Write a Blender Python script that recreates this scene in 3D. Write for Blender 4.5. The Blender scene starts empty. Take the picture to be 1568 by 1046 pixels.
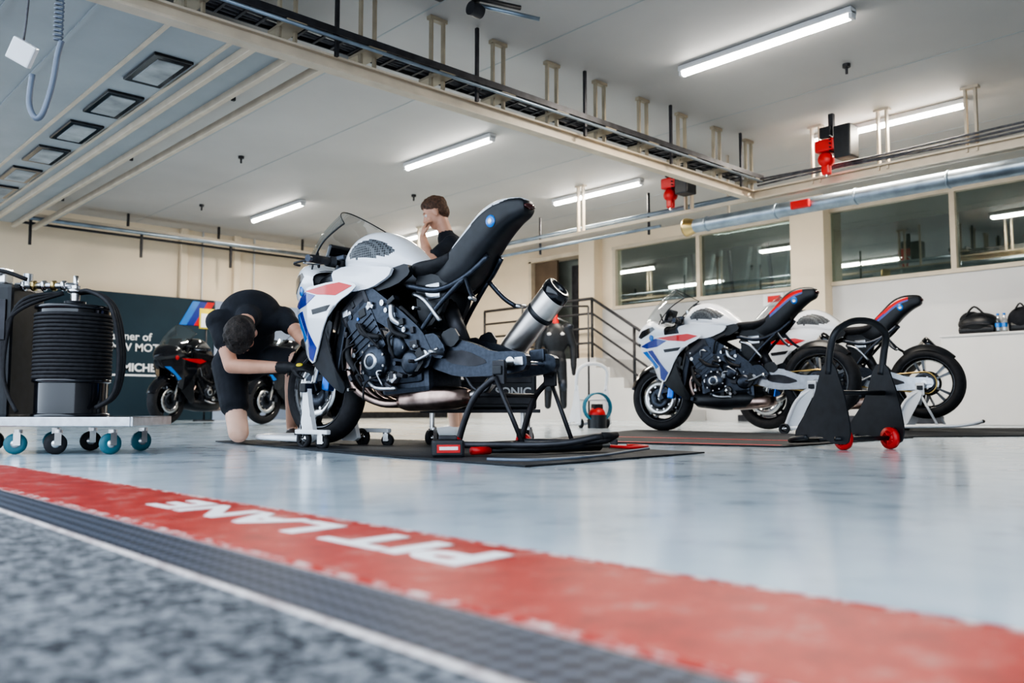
import bpy, bmesh, math, random
import numpy as np
from mathutils import Vector as V, Matrix, Euler
random.seed(3)
scene=bpy.context.scene
# ------------------------------------------------------------ site frame
def W(l,d,z=0.0): return V((.683*d+.7305*l, .7305*d-.683*l, z))
def yaw_of(dl,dd):
    w=W(dl,dd); return math.atan2(w.y,w.x)
# ------------------------------------------------------------ materials
def mat(name,col,rough=.5,metal=0.,var=0.,scale=8.,bump=0.,bscale=60.,coat=0.,emit=0.,spec=.5,detail=4):
    m=bpy.data.materials.new(name); m.use_nodes=True
    nt=m.node_tree; b=nt.nodes['Principled BSDF']
    b.inputs['Base Color'].default_value=(*col,1); b.inputs['Roughness'].default_value=rough
    b.inputs['Metallic'].default_value=metal; b.inputs['Coat Weight'].default_value=coat
    b.inputs['Coat Roughness'].default_value=.05
    b.inputs['Specular IOR Level'].default_value=spec
    if emit:
        b.inputs['Emission Color'].default_value=(*col,1); b.inputs['Emission Strength'].default_value=emit
    tc=nt.nodes.new('ShaderNodeTexCoord')
    if var:
        n=nt.nodes.new('ShaderNodeTexNoise'); n.inputs['Scale'].default_value=scale; n.inputs['Detail'].default_value=detail
        nt.links.new(tc.outputs['Object'],n.inputs['Vector'])
        r=nt.nodes.new('ShaderNodeValToRGB')
        r.color_ramp.elements[0].position=.3; r.color_ramp.elements[1].position=.7
        r.color_ramp.elements[0].color=(*[max(0,c*(1-var)) for c in col],1)
        r.color_ramp.elements[1].color=(*[min(1,c*(1+var)) for c in col],1)
        nt.links.new(n.outputs['Fac'],r.inputs['Fac']); nt.links.new(r.outputs['Color'],b.inputs['Base Color'])
    if bump:
        n=nt.nodes.new('ShaderNodeTexNoise'); n.inputs['Scale'].default_value=bscale; n.inputs['Detail'].default_value=3
        nt.links.new(tc.outputs['Object'],n.inputs['Vector'])
        bp=nt.nodes.new('ShaderNodeBump'); bp.inputs['Strength'].default_value=bump; bp.inputs['Distance'].default_value=.01
        nt.links.new(n.outputs['Fac'],bp.inputs['Height']); nt.links.new(bp.outputs['Normal'],b.inputs['Normal'])
    return m
def glass(name,tint,fac,rough=.02):
    m=bpy.data.materials.new(name); m.use_nodes=True; nt=m.node_tree
    for n in list(nt.nodes): nt.nodes.remove(n)
    o=nt.nodes.new('ShaderNodeOutputMaterial'); mx=nt.nodes.new('ShaderNodeMixShader')
    t=nt.nodes.new('ShaderNodeBsdfTransparent'); t.inputs[0].default_value=(*tint,1)
    g=nt.nodes.new('ShaderNodeBsdfGlossy'); g.inputs['Roughness'].default_value=rough; g.inputs[0].default_value=(.9,.95,.95,1)
    mx.inputs[0].default_value=fac
    nt.links.new(t.outputs[0],mx.inputs[1]); nt.links.new(g.outputs[0],mx.inputs[2]); nt.links.new(mx.outputs[0],o.inputs[0])
    return m
white=mat('paint_white',(.82,.84,.88),.22,coat=.6,var=.03)
blue=mat('paint_blue',(.01,.035,.28),.25,coat=.5,var=.05)
lblue=mat('paint_light_blue',(.02,.18,.56),.25,coat=.5,var=.05)
red=mat('paint_red',(.60,.010,.010),.28,coat=.3,var=.05)
blk=mat('plastic_black',(.014,.016,.020),.40,var=.3,scale=20)
blkg=mat('gloss_black',(.012,.013,.017),.15,coat=.5,var=.1)
rub=mat('rubber_black',(.018,.018,.021),.7,var=.3,scale=40,bump=.1)
dmet=mat('cast_metal_dark',(.060,.068,.085),.36,.85,var=.18,scale=60,bump=.06,bscale=240)
met=mat('aluminium',(.52,.54,.57),.28,1.,var=.12,scale=30)
steel=mat('steel',(.6,.6,.6),.22,1.,var=.1)
tita=mat('titanium_brushed',(.66,.63,.60),.36,1.,var=.15,scale=9)
heat=mat('heat_tinted_steel',(.42,.31,.27),.3,1.,var=.35,scale=12)
gold=mat('gold_anodised',(.50,.36,.15),.3,1.,var=.1)
def hexpad():
    m=mat('honeycomb_grip_pad',(.1,.1,.1),.5); nt=m.node_tree; b=nt.nodes['Principled BSDF']
    tc=nt.nodes.new('ShaderNodeTexCoord'); vo=nt.nodes.new('ShaderNodeTexVoronoi'); vo.inputs['Scale'].default_value=75; vo.inputs['Randomness'].default_value=.15
    nt.links.new(tc.outputs['Object'],vo.inputs['Vector']); r=nt.nodes.new('ShaderNodeValToRGB'); e=r.color_ramp.elements
    e[0].position=.38; e[0].color=(.02,.022,.026,1); e[1].position=.5; e[1].color=(.12,.13,.14,1)
    nt.links.new(vo.outputs['Distance'],r.inputs['Fac']); nt.links.new(r.outputs[0],b.inputs['Base Color']); return m
carb=hexpad()
bluem=mat('blue_anodised',(.05,.2,.7),.3,.8,var=.1)
shield=glass('windscreen_clear',(.80,.82,.84),.16)
skin=mat('skin',(.58,.32,.22),.5,var=.08,scale=14)
skinp=mat('skin_pale',(.64,.40,.30),.5,var=.08,scale=14)
hair=mat('hair_dark',(.030,.022,.018),.65,var=.7,scale=60,bump=.8,bscale=120)
hairb=mat('hair_brown',(.10,.05,.028),.6,var=.6,scale=60,bump=.8,bscale=120)
cloth=mat('cloth_black',(.014,.016,.022),.85,var=.35,scale=10,bump=.9,bscale=14)
glove=mat('glove_black',(.015,.015,.017),.6,var=.3,scale=30,bump=.3)
yel=mat('yellow_fabric',(.75,.6,.05),.6,var=.1)
cream=mat('painted_wall_cream',(.78,.66,.50),.6,var=.05,scale=1.2,bump=.04,bscale=80)
wgrey=mat('painted_wall_white',(.62,.61,.60),.55,var=.06,scale=1.0,bump=.04,bscale=80)
ceilm=mat('ceiling_paint',(.49,.475,.455),.6,var=.07,scale=.7,bump=.04,bscale=40)
railm=mat('rail_cream',(.58,.50,.39),.45,var=.08,scale=6)
hangm=mat('hanger_bronze',(.34,.29,.21),.45,var=.15,scale=6)
gal=mat('galvanised_duct',(.30,.36,.42),.4,.9,var=.2,scale=6)
dark=mat('dark_steel',(.05,.05,.056),.45,.5,var=.3,scale=12)
tubee=mat('tube_lamp_glow',(1.,.97,.92),.4,emit=20,var=0)
lampb=mat('lamp_housing',(.7,.7,.7),.4,var=.04)
matm=mat('rubber_mat',(.020,.023,.028),.75,var=.4,scale=6,bump=.2,bscale=90)
banm=mat('banner_fabric',(.010,.034,.052),.7,var=.1,scale=2)
banw=mat('banner_pale',(.30,.36,.48),.7,var=.12,scale=2)
txtw=mat('text_white',(.8,.8,.8),.6,var=.03)
teal=mat('caster_teal',(.04,.15,.19),.5,var=.1)
redp=mat('red_plastic',(.60,.02,.018),.4,var=.08)
doorb=mat('door_brown',(.13,.09,.06),.5,var=.15,scale=4)
roomd=mat('back_room_dark',(.20,.22,.20),.7,var=.3,scale=2)
roomg=mat('back_room_things',(.34,.36,.36),.6,var=.4,scale=4)
winglass=glass('window_glass',(.62,.68,.65),.20)
panelm=mat('sectional_door_panel',(.36,.39,.40),.45,var=.06,scale=2)
hosem=mat('hose_grey_blue',(.16,.19,.24),.45,var=.1)
steelw=mat('stand_white',(.75,.76,.78),.3,var=.04,coat=.3)
brass=mat('brass',(.55,.42,.2),.3,1.,var=.1)
greenb=mat('air_hose_blue',(.02,.15,.22),.4,var=.1)
rearl=mat('tail_lamp_smoked',(.06,.005,.005),.1,coat=.8,var=.1)
lips=mat('lips',(.42,.17,.14),.5,var=.05)
eyew=mat('eye_white',(.7,.7,.7),.2,var=.02)
cable=mat('cable_dark',(.10,.10,.11),.6,var=.4,scale=15)
def floor_mat():
    m=mat('epoxy_floor',(.42,.50,.56),.15); nt=m.node_tree; b=nt.nodes['Principled BSDF']
    tc=nt.nodes.new('ShaderNodeTexCoord')
    n=nt.nodes.new('ShaderNodeTexNoise'); n.inputs['Scale'].default_value=.9; n.inputs['Detail'].default_value=7; n.inputs['Roughness'].default_value=.65
    nt.links.new(tc.outputs['Object'],n.inputs['Vector'])
    r=nt.nodes.new('ShaderNodeValToRGB'); e=r.color_ramp.elements
    e[0].position=.3; e[0].color=(.44,.52,.58,1); e[1].position=.62; e[1].color=(.60,.68,.74,1)
    nt.links.new(n.outputs['Fac'],r.inputs['Fac'])
    n2=nt.nodes.new('ShaderNodeTexNoise'); n2.inputs['Scale'].default_value=6; n2.inputs['Detail'].default_value=6
    nt.links.new(tc.outputs['Object'],n2.inputs['Vector'])
    r2=nt.nodes.new('ShaderNodeValToRGB'); e=r2.color_ramp.elements
    e[0].position=.24; e[0].color=(.45,.48,.5,1); e[1].position=.44; e[1].color=(1,1,1,1)
    nt.links.new(n2.outputs['Fac'],r2.inputs['Fac'])
    mx=nt.nodes.new('ShaderNodeMix'); mx.data_type='RGBA'; mx.blend_type='MULTIPLY'; mx.inputs[0].default_value=.5
    nt.links.new(r.outputs[0],mx.inputs[6]); nt.links.new(r2.outputs[0],mx.inputs[7]); nt.links.new(mx.outputs[2],b.inputs['Base Color'])
    mr=nt.nodes.new('ShaderNodeMapRange'); mr.inputs[3].default_value=.08; mr.inputs[4].default_value=.22
    nt.links.new(n2.outputs['Fac'],mr.inputs[0]); nt.links.new(mr.outputs[0],b.inputs['Roughness'])
    n3=nt.nodes.new('ShaderNodeTexNoise'); n3.inputs['Scale'].default_value=9; nt.links.new(tc.outputs['Object'],n3.inputs['Vector'])
    bp=nt.nodes.new('ShaderNodeBump'); bp.inputs['Strength'].default_value=.12; bp.inputs['Distance'].default_value=.004
    nt.links.new(n3.outputs['Fac'],bp.inputs['Height']); nt.links.new(bp.outputs['Normal'],b.inputs['Normal'])
    return m
floorm=floor_mat()
def worn(name,c1,c2,p0,p1,scale=14,rough=.5,bump=.0,c3=None):
    m=mat(name,c1,rough); nt=m.node_tree; b=nt.nodes['Principled BSDF']
    tc=nt.nodes.new('ShaderNodeTexCoord')
    n=nt.nodes.new('ShaderNodeTexNoise'); n.inputs['Scale'].default_value=scale; n.inputs['Detail'].default_value=8; n.inputs['Roughness'].default_value=.7
    nt.links.new(tc.outputs['Object'],n.inputs['Vector'])
    r=nt.nodes.new('ShaderNodeValToRGB'); e=r.color_ramp.elements
    e[0].position=p0; e[0].color=(*c1,1); e[1].position=p1; e[1].color=(*c2,1)
    if c3: k=e.new(p0-.22); k.color=(*c3,1)
    nt.links.new(n.outputs['Fac'],r.inputs['Fac']); nt.links.new(r.outputs[0],b.inputs['Base Color'])
    if bump:
        bp=nt.nodes.new('ShaderNodeBump'); bp.inputs['Strength'].default_value=bump; bp.inputs['Distance'].default_value=.01
        nt.links.new(n.outputs['Fac'],bp.inputs['Height']); nt.links.new(bp.outputs['Normal'],b.inputs['Normal'])
    return m
redline=worn('worn_red_paint',(.44,.026,.018),(.42,.20,.17),.53,.70,12,.45,c3=(.26,.016,.013))
dust=worn('dusty_paint_edge',(.44,.026,.018),(.62,.50,.48),.48,.56,26,.6)
stencil=worn('stencil_white',(.8,.8,.8),(.6,.35,.3),.58,.8,20,.5)
asph=worn('asphalt',(.024,.027,.034),(.40,.42,.45),.42,.64,55,.85,1.)
edge=worn('weathered_edge',(.32,.26,.25),(.55,.50,.48),.4,.6,20,.6)
def chan_mat():
    m=mat('ribbed_drain_grate',(.05,.055,.07),.5); nt=m.node_tree; b=nt.nodes['Principled BSDF']
    tc=nt.nodes.new('ShaderNodeTexCoord'); mp=nt.nodes.new('ShaderNodeMapping'); mp.inputs['Rotation'].default_value=(0,0,.78)
    nt.links.new(tc.outputs['Object'],mp.inputs[0])
    c=nt.nodes.new('ShaderNodeTexChecker'); c.inputs['Scale'].default_value=48; c.inputs[1].default_value=(.010,.013,.022,1); c.inputs[2].default_value=(.08,.095,.13,1)
    nt.links.new(mp.outputs[0],c.inputs[0]); nt.links.new(c.outputs[0],b.inputs['Base Color'])
    bp=nt.nodes.new('ShaderNodeBump'); bp.inputs['Strength'].default_value=.8; bp.inputs['Distance'].default_value=.004
    nt.links.new(c.outputs['Fac'],bp.inputs['Height']); nt.links.new(bp.outputs['Normal'],b.inputs['Normal'])
    return m
chan=chan_mat()
# ------------------------------------------------------------ mesh builder
def cr(pts,k=6,closed=False):
    P=[V(p) for p in pts]; n=len(P); out=[]
    rng=n if closed else n-1
    for i in range(rng):
        if closed: p0,p1,p2,p3=P[(i-1)%n],P[i],P[(i+1)%n],P[(i+2)%n]
        else: p0,p1,p2,p3=P[max(i-1,0)],P[i],P[i+1],P[min(i+2,n-1)]
        for j in range(k):
            t=j/k
            out.append(.5*((2*p1)+(p2-p0)*t+(2*p0-5*p1+4*p2-p3)*t*t+(3*p1-p0-3*p2+p3)*t**3))
    if not closed: out.append(P[-1])
    return out
def chaikin(p,n):
    for _ in range(n):
        q=[]
        for i in range(len(p)):
            a=p[i];b=p[(i+1)%len(p)]
            q.append((a[0]*.82+b[0]*.18,a[1]*.82+b[1]*.18)); q.append((a[0]*.18+b[0]*.82,a[1]*.18+b[1]*.82))
        p=q
    return p
def inpoly(x,z,P):
    c=False; n=len(P)
    for i in range(n):
        x1,z1=P[i]; x2,z2=P[(i+1)%n]
        if (z1>z)!=(z2>z) and x<(x2-x1)*(z-z1)/(z2-z1)+x1: c=not c
    return c
def interp(x,t):
    if x<=t[0][0]: return t[0][1]
    for a,b in zip(t,t[1:]):
        if x<=b[0]: return a[1]+(b[1]-a[1])*(x-a[0])/(b[0]-a[0])
    return t[-1][1]
class B:
    def __init__(s): s.v=[];s.f=[];s.m=[];s.sm=[];s.mats=[];s.T=Matrix.Identity(4)
    def mi(s,mt):
        if mt not in s.mats: s.mats.append(mt)
        return s.mats.index(mt)
    def add(s,vs,fs,mt,smooth=True):
        o=len(s.v); s.v+=[s.T@V(v) for v in vs]; k=s.mi(mt)
        for f in fs: s.f.append(tuple(i+o for i in f)); s.m.append(k); s.sm.append(smooth)
    def repaint(s,f0,fn):
        for i in range(f0,len(s.f)):
            c=sum((s.v[j] for j in s.f[i]),V((0,0,0)))/len(s.f[i]); m=fn(c)
            if m: s.m[i]=s.mi(m)
    def box(s,c,sz,mt,R=None,bev=0.):
        bm=bmesh.new(); bmesh.ops.create_cube(bm,size=1)
        for v in bm.verts: v.co=V((v.co.x*sz[0],v.co.y*sz[1],v.co.z*sz[2]))
        if bev: bmesh.ops.bevel(bm,geom=bm.edges[:],offset=bev,segments=2,profile=.6,affect='EDGES')
        M=Matrix.Translation(V(c))@(R.to_matrix().to_4x4() if R else Matrix.Identity(4))
        bm.verts.index_update()
        s.add([M@v.co for v in bm.verts],[[v.index for v in f.verts] for f in bm.faces],mt,False); bm.free()
    def loft(s,rings,mt,cap=True,smooth=True):
        n=len(rings[0]); vs=[p for r in rings for p in r]; fs=[]
        for i in range(len(rings)-1):
            for j in range(n):
                fs.append((i*n+j,i*n+(j+1)%n,(i+1)*n+(j+1)%n,(i+1)*n+j))
        if cap: fs.append(tuple(range(n))[::-1]); fs.append(tuple((len(rings)-1)*n+j for j in range(n)))
        s.add(vs,fs,mt,smooth)
    def grid(s,rows,mt):
        n=len(rows[0]); vs=[p for r in rows for p in r]; fs=[]
        for i in range(len(rows)-1):
            for j in range(n-1): fs.append((i*n+j,i*n+j+1,(i+1)*n+j+1,(i+1)*n+j))
        s.add(vs,fs,mt,True)
    def tube(s,pts,r,mt,n=8,k=0,closed=False):
        P=cr(pts,k,closed) if k else [V(p) for p in pts]
        m=len(P); rs=r if isinstance(r,(list,tuple)) else None
        rings=[]; up=None
        for i,p in enumerate(P):
            if closed: t=(P[(i+1)%m]-P[i-1])
            else: t=P[min(i+1,m-1)]-P[max(i-1,0)]
            if t.length<1e-9: t=V((0,0,1))
            t.normalize()
            if up is None: up=t.orthogonal().normalized()
            else:
                up=up-t*up.dot(t)
                up=up.normalized() if up.length>1e-6 else t.orthogonal().normalized()
            w=t.cross(up)
            rr=(rs[0]+(rs[-1]-rs[0])*i/(m-1)) if rs else r
            rings.append([p+(up*math.cos(a)+w*math.sin(a))*rr for a in [2*math.pi*q/n for q in range(n)]])
        if closed: rings.append(rings[0])
        s.loft(rings,mt,cap=not closed)
    def cyl(s,p1,p2,r,mt,n=16,r2=None):
        r2=r if r2 is None else r2
        p1,p2=V(p1),V(p2); t=(p2-p1).normalized(); u=t.orthogonal().normalized(); w=t.cross(u)
        A=[2*math.pi*q/n for q in range(n)]
        ra=[p1+(u*math.cos(a)+w*math.sin(a))*r for a in A]; rb=[p2+(u*math.cos(a)+w*math.sin(a))*r2 for a in A]
        s.loft([ra,rb],mt,cap=False); 
        s.add(ra,[tuple(range(n))[::-1]],mt,False); s.add(rb,[tuple(range(n))],mt,False)
    def lathe(s,prof,c,ax,mt,n=32,closed=False):
        ax=V(ax).normalized(); u=ax.orthogonal().normalized(); w=ax.cross(u); c=V(c)
        rows=[]
        for q in range(n+1):
            a=2*math.pi*q/n; d=u*math.cos(a)+w*math.sin(a)
            r=[c+d*p[0]+ax*p[1] for p in prof]
            if closed: r.append(r[0])
            rows.append(r)
        s.grid(rows,mt)
    def sph(s,c,r,mt,R=None,n=12):
        rx,ry,rz=(r,r,r) if not isinstance(r,(tuple,list)) else r
        rings=[]
        for i in range(1,n):
            ph=math.pi*i/n
            rings.append([V((rx*math.sin(ph)*math.cos(t),ry*math.sin(ph)*math.sin(t),rz*math.cos(ph))) for t in [2*math.pi*j/(2*n) for j in range(2*n)]])
        M=Matrix.Translation(V(c))@(R.to_4x4() if R else Matrix.Identity(4))
        vs=[M@p for r_ in rings for p in r_]; m=2*n; fs=[]
        for i in range(len(rings)-1):
            for j in range(m): fs.append((i*m+j,i*m+(j+1)%m,(i+1)*m+(j+1)%m,(i+1)*m+j))
        a=len(vs); vs+= [M@V((0,0,rz)),M@V((0,0,-rz))]
        for j in range(m): fs.append((a,(j+1)%m,j)); fs.append((a+1,(len(rings)-1)*m+j,(len(rings)-1)*m+(j+1)%m))
        s.add(vs,fs,mt)
    def panel(s,out,yf,mt,th=.008,smo=1,sides=(1,-1),off=0.,maxe=.05):
        if not callable(yf):
            yc=yf; yf=lambda x,z:yc
        pts=chaikin(out,smo)
        bm=bmesh.new(); f=bm.faces.new([bm.verts.new((x,0,z)) for x,z in pts])
        bmesh.ops.triangulate(bm,faces=[f])
        for _ in range(4):
            es=[e for e in bm.edges if e.calc_length()>maxe]
            if not es: break
            bmesh.ops.subdivide_edges(bm,edges=es,cuts=1); bmesh.ops.triangulate(bm,faces=[f for f in bm.faces if len(f.verts)>3])
        bm.verts.index_update(); n=len(bm.verts)
        base=[v.co.copy() for v in bm.verts]; F=[[v.index for v in f.verts] for f in bm.faces]
        BE=[(e.verts[0].index,e.verts[1].index) for e in bm.edges if e.is_boundary]; bm.free()
        for sd in sides:
            o=[V((p.x,sd*(yf(p.x,p.z)+off),p.z)) for p in base]
            i_=[V((p.x,sd*(yf(p.x,p.z)+off-th),p.z)) for p in base]
            s.add(o,F,mt,True); s.add(i_,[f[::-1] for f in F],mt,True)
            s.add(o+i_,[(a,b,b+n,a+n) for a,b in BE],mt,False)
    def prism(s,out,h0,h1,mt):
        n=len(out); a=[V((x,y,h0)) for x,y in out]; b=[V((x,y,h1)) for x,y in out]
        s.add(a+b,[tuple(range(n))[::-1],tuple(range(n,2*n))]+[(i,(i+1)%n,(i+1)%n+n,i+n) for i in range(n)],mt,False)
    def mesh(s,name,recalc=True):
        me=bpy.data.meshes.new(name); me.from_pydata([tuple(v) for v in s.v],[],s.f)
        for m in s.mats: me.materials.append(m)
        me.polygons.foreach_set('material_index',s.m); me.polygons.foreach_set('use_smooth',s.sm)
        if recalc:
            bm=bmesh.new(); bm.from_mesh(me); bmesh.ops.recalc_face_normals(bm,faces=bm.faces[:]); bm.to_mesh(me); bm.free()
        me.update(); return me
    def obj(s,name,M=None,parent=None,recalc=True):
        o=bpy.data.objects.new(name,s.mesh(name,recalc)); scene.collection.objects.link(o)
        if parent: o.parent=parent
        if M: o.matrix_local=M
        return o
def empty(name,M=None):
    e=bpy.data.objects.new(name,None); e.empty_display_size=.1; scene.collection.objects.link(e)
    if M: e.matrix_world=M
    return e
def text(body,size,mt,M,name,parent=None,ext=.002,ax='CENTER',offset=0):
    cu=bpy.data.curves.new(name,'FONT'); cu.body=body; cu.size=size; cu.extrude=ext; cu.align_x=ax; cu.align_y='CENTER'; cu.offset=offset
    cu.materials.append(mt)
    o=bpy.data.objects.new(name,cu); scene.collection.objects.link(o)
    if parent: o.parent=parent; o.matrix_local=M
    else: o.matrix_world=M
    return o
# ============================================================ ROOM
XW,YW,ZC=11.8,14.6,3.3
def slab(name,x0,x1,y0,y1,z0,z1,mt):
    b=B(); c=((x0+x1)/2,(y0+y1)/2,(z0+z1)/2); 
    b.box((0,0,0),(x1-x0,y1-y0,z1-z0),mt); return b.obj(name,Matrix.Translation(c))
slab('floor',.55,XW+.2,-5,YW+.2,-.2,0,floorm)
ys=[-5+.5*i for i in range(40)]
def strip(name,f0,f1,z,mt):
    b=B(); rows=[[V((f0(y),y,z)),V((f1(y),y,z))] for y in ys]; b.grid(rows,mt); return b.obj(name)
cl=lambda y:min(max(y,-2),6)
fT=lambda y:.99-.04*cl(y); fB=lambda y:.63-.0175*cl(y); fM=lambda y:.49-.008*cl(y)
b=B(); b.grid([[V((fB(y),y,.0015)),V((fT(y),y,.0015))] for y in ys],redline)
b.grid([[V((fB(y)+.004,y,.0020)),V((fB(y)+.022,y,.0020))] for y in ys],dust); b.grid([[V((fT(y)-.018,y,.0020)),V((fT(y)-.002,y,.0020))] for y in ys],dust)
b.obj('red_floor_line')
strip('drain_grate',lambda y:fM(y)+.0,fB,.001,chan)
b=B(); b.tube([(fM(y),y,-.003) for y in ys],.007,edge,6); b.tube([(fB(y),y,-.004) for y in ys],.006,edge,6); b.obj('trim_1')
b=B(); b.box((0,0,0),(14,24,.2),asph); b.obj('outdoor_asphalt_ground',Matrix.Translation((-6.45,4.8,-.1005)))
M=Matrix.Translation((.822,1.48,.0025))@Matrix.Rotation(math.pi/2+.035,4,'Z')@Matrix.Diagonal((1.40,.84,1,1))
text('PIT LANE',.19,stencil,M,'floor_stencil_lettering',ext=.0005,offset=.006)
slab('ceiling',.3,XW+.2,-5,YW+.2,ZC,ZC+.2,ceilm)
slab('wall_left',.3,XW+.2,YW,YW+.2,0,ZC,cream)
slab('wall_right',.3,XW+.2,-5.2,-5,0,ZC,wgrey)
b=B()
def wb(y0,y1,z0,z1,mt,x0=XW,x1=XW+.2): b.box(((x0+x1)/2,(y0+y1)/2,(z0+z1)/2),(x1-x0,y1-y0,z1-z0),mt)
def yat(px,X=XW):
    t=(px-800)/1337; return X*(.7305-.683*t)/(.683+.7305*t)
d0,d1=yat(918),yat(838)
wA0,wA1=yat(1250),yat(962)
wB0,wB1=-1.0,yat(1300)
wb(-5,YW,0,1.02,wgrey); 
wb(-5,d0,1.02,1.12,wgrey); wb(d1,YW,1.02,3.3,cream)
wb(-5,d0,1.12,2.0,wgrey); wb(d0,d1,3.1,3.3,cream)
wb(-5,wB0,2.0,3.3,cream); wb(wB1,wA0,2.0,3.3,cream); wb(wA1,d0,2.0,3.3,cream); wb(wB0,wB1,3.08,3.3,cream); wb(wA0,wA1,3.08,3.3,cream)
b.obj('wall_back')
b=B()
for px,w,z0 in((930,.38,1.06),(1262,.2,0),(1288,.34,0)):
    y=yat(px); b.box((XW-.1,y,(3.3+z0)/2),(.24,w,3.3-z0),cream,bev=.01)
b.obj('wall_pilasters')
def window(name,y0,y1,mul):
    b=B(); z0,z1=2.0,3.08; x=XW+.02
    for y in [y0,y1]+mul: b.box((x,y,(z0+z1)/2),(.08,.07,z1-z0),railm,bev=.006)
    for z in (z0,z1): b.box((x,(y0+y1)/2,z),(.10,y1-y0+.08,.06),railm,bev=.006)
    b.box((x+.04,(y0+y1)/2,(z0+z1)/2),(.01,y1-y0,z1-z0),winglass)
    b.obj(name)
window('window_1',wA0,wA1,[yat(1095)]); window('window_2',wB0,wB1,[yat(1500),.8])
b=B()
b.box((XW+3.4,5,2.5),(.1,20,3),roomd); b.box((XW+2.0,5,1.6),(2.8,20,.1),roomd); b.box((XW+1.9,5,3.55),(3.1,20,.1),ceilm)
b.box((XW+2,-5,2.5),(2.8,.1,2),roomd); b.box((XW+2,15,2.5),(2.8,.1,2),roomd)
for i in range(11):
    y=wA0+.2+i*.25; b.box((XW+.9+.05*(i%3),y,2.45+.03*(i%2)),(.04,.05,.95),roomg if i%3 else dark,R=Euler((.14*((i%3)-1),.08,0)))
for i in range(6):
    y=wB0+.6+i*.75; b.box((XW+1.3,y,2.15+.06*(i%3)),(.5,.55,.3+.1*(i%2)),roomg,R=Euler((.1*(i%2),0,.3*i)),bev=.02)
for i in range(5): b.box((XW+1.1,wA1-.4-.22*i,2.2),(.2,.1,.4+.1*(i%2)),roomg)
b.obj('back_room_shell')
b=B(); 
b.box((XW-.02,(d0+d1)/2,3.08),(.3,d1-d0+.1,.08),railm); b.box((XW-.02,d0,2.07),(.3,.07,2.0),railm); b.box((XW-.02,d1,2.07),(.3,.07,2.0),railm)
b.box((XW-.03,d1-.3,2.07),(.06,.66,2.0),doorb,bev=.01); b.cyl((XW-.09,d1-.55,2.05),(XW-.09,d1-.45,2.05),.014,steel)
b.box((XW+.30,(d0+d1)/2,2.05),(.04,d1-d0,2.05),roomd)
b.box((XW+.27,d0+.36,2.0),(.03,.5,1.9),dark); b.obj('door_1')
b=B(); zl=1.05
b.box((XW-.5,(9.5+12.4)/2,zl/2),(.98,2.9,zl),wgrey)
for i in range(5): b.box((XW-.5,9.5-.15-.3*i,(zl-.175*(i+1))/2),(.98,.3,zl-.175*(i+1)),wgrey)
b.obj('landing_staircase')
b=B(); xr=XW-1.02
P=[(xr,12.3),(xr,10.9),(xr,9.55)]
for x,y in P: b.tube([(x,y,zl),(x,y,zl+1.0)],.024,dark)
for dz in (.25,.5,.75,1.0): b.tube([(xr,12.3,zl+dz),(xr,9.55,zl+dz),(xr,7.8,max(.1,dz))],.020 if dz<1 else .026,dark)
b.tube([(xr,8.65,.55),(xr,8.65,1.5)],.024,dark); b.tube([(xr,7.8,.0),(xr,7.8,1.0)],.024,dark)
b.obj('stair_railing')
b=B(); b.box((11.54,-.4,.55),(.5,9.1,1.1),wgrey,bev=.015); b.box((11.53,-.4,1.11),(.52,9.12,.03),wgrey,bev=.008); b.obj('wall_ledge')
b=B(); b.box((XW-.015,5.8,.05),(.03,3.2,.1),dark); b.obj('baseboard_back')
b=B(); b.box((6,YW-.012,.06),(11.4,.024,.12),dark); b.obj('baseboard_left')
b=B()
for px in (278,362): 
    t=(px-800)/1337; X=YW*(.683+.7305*t)/(.7305-.683*t); b.box((X,YW-.05,1.65),(.12,.1,3.3),cream,bev=.01); b.box((X+.35,YW-.02,1.65),(.02,.05,3.3),wgrey)
b.obj('wall_left_pilasters')
y=yat(1213); b=B(); b.box((XW-.015,y,1.86),(.02,.34,.18),txtw,bev=.004); b.box((XW-.028,y-.02,1.87),(.006,.22,.1),redp); b.obj('fire_safety_sign')
def lamp(x,y0,y1):
    b=B(); ym=(y0+y1)/2; L=y1-y0
    b.box((0,0,.025),(.10,L,.05),lampb,bev=.008); b.cyl((0,-L/2+.03,-.015),(0,L/2-.03,-.015),.028,tubee,12)
    b.box((0,-L/2+.015,-.008),(.07,.03,.06),lampb,bev=.004); b.box((0,L/2-.015,-.008),(.07,.03,.06),lampb,bev=.004)
    b.obj('tube_light',Matrix.Translation((x,ym,ZC-.054)))
for x,y0,y1 in ((6.27,2.85,4.46),(6.27,7.02,8.67),(6.27,11.25,12.88),(9.,7.06,8.71),(9.,2.97,4.6),(9.,11.2,12.8)): lamp(x,y0,y1)
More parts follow.
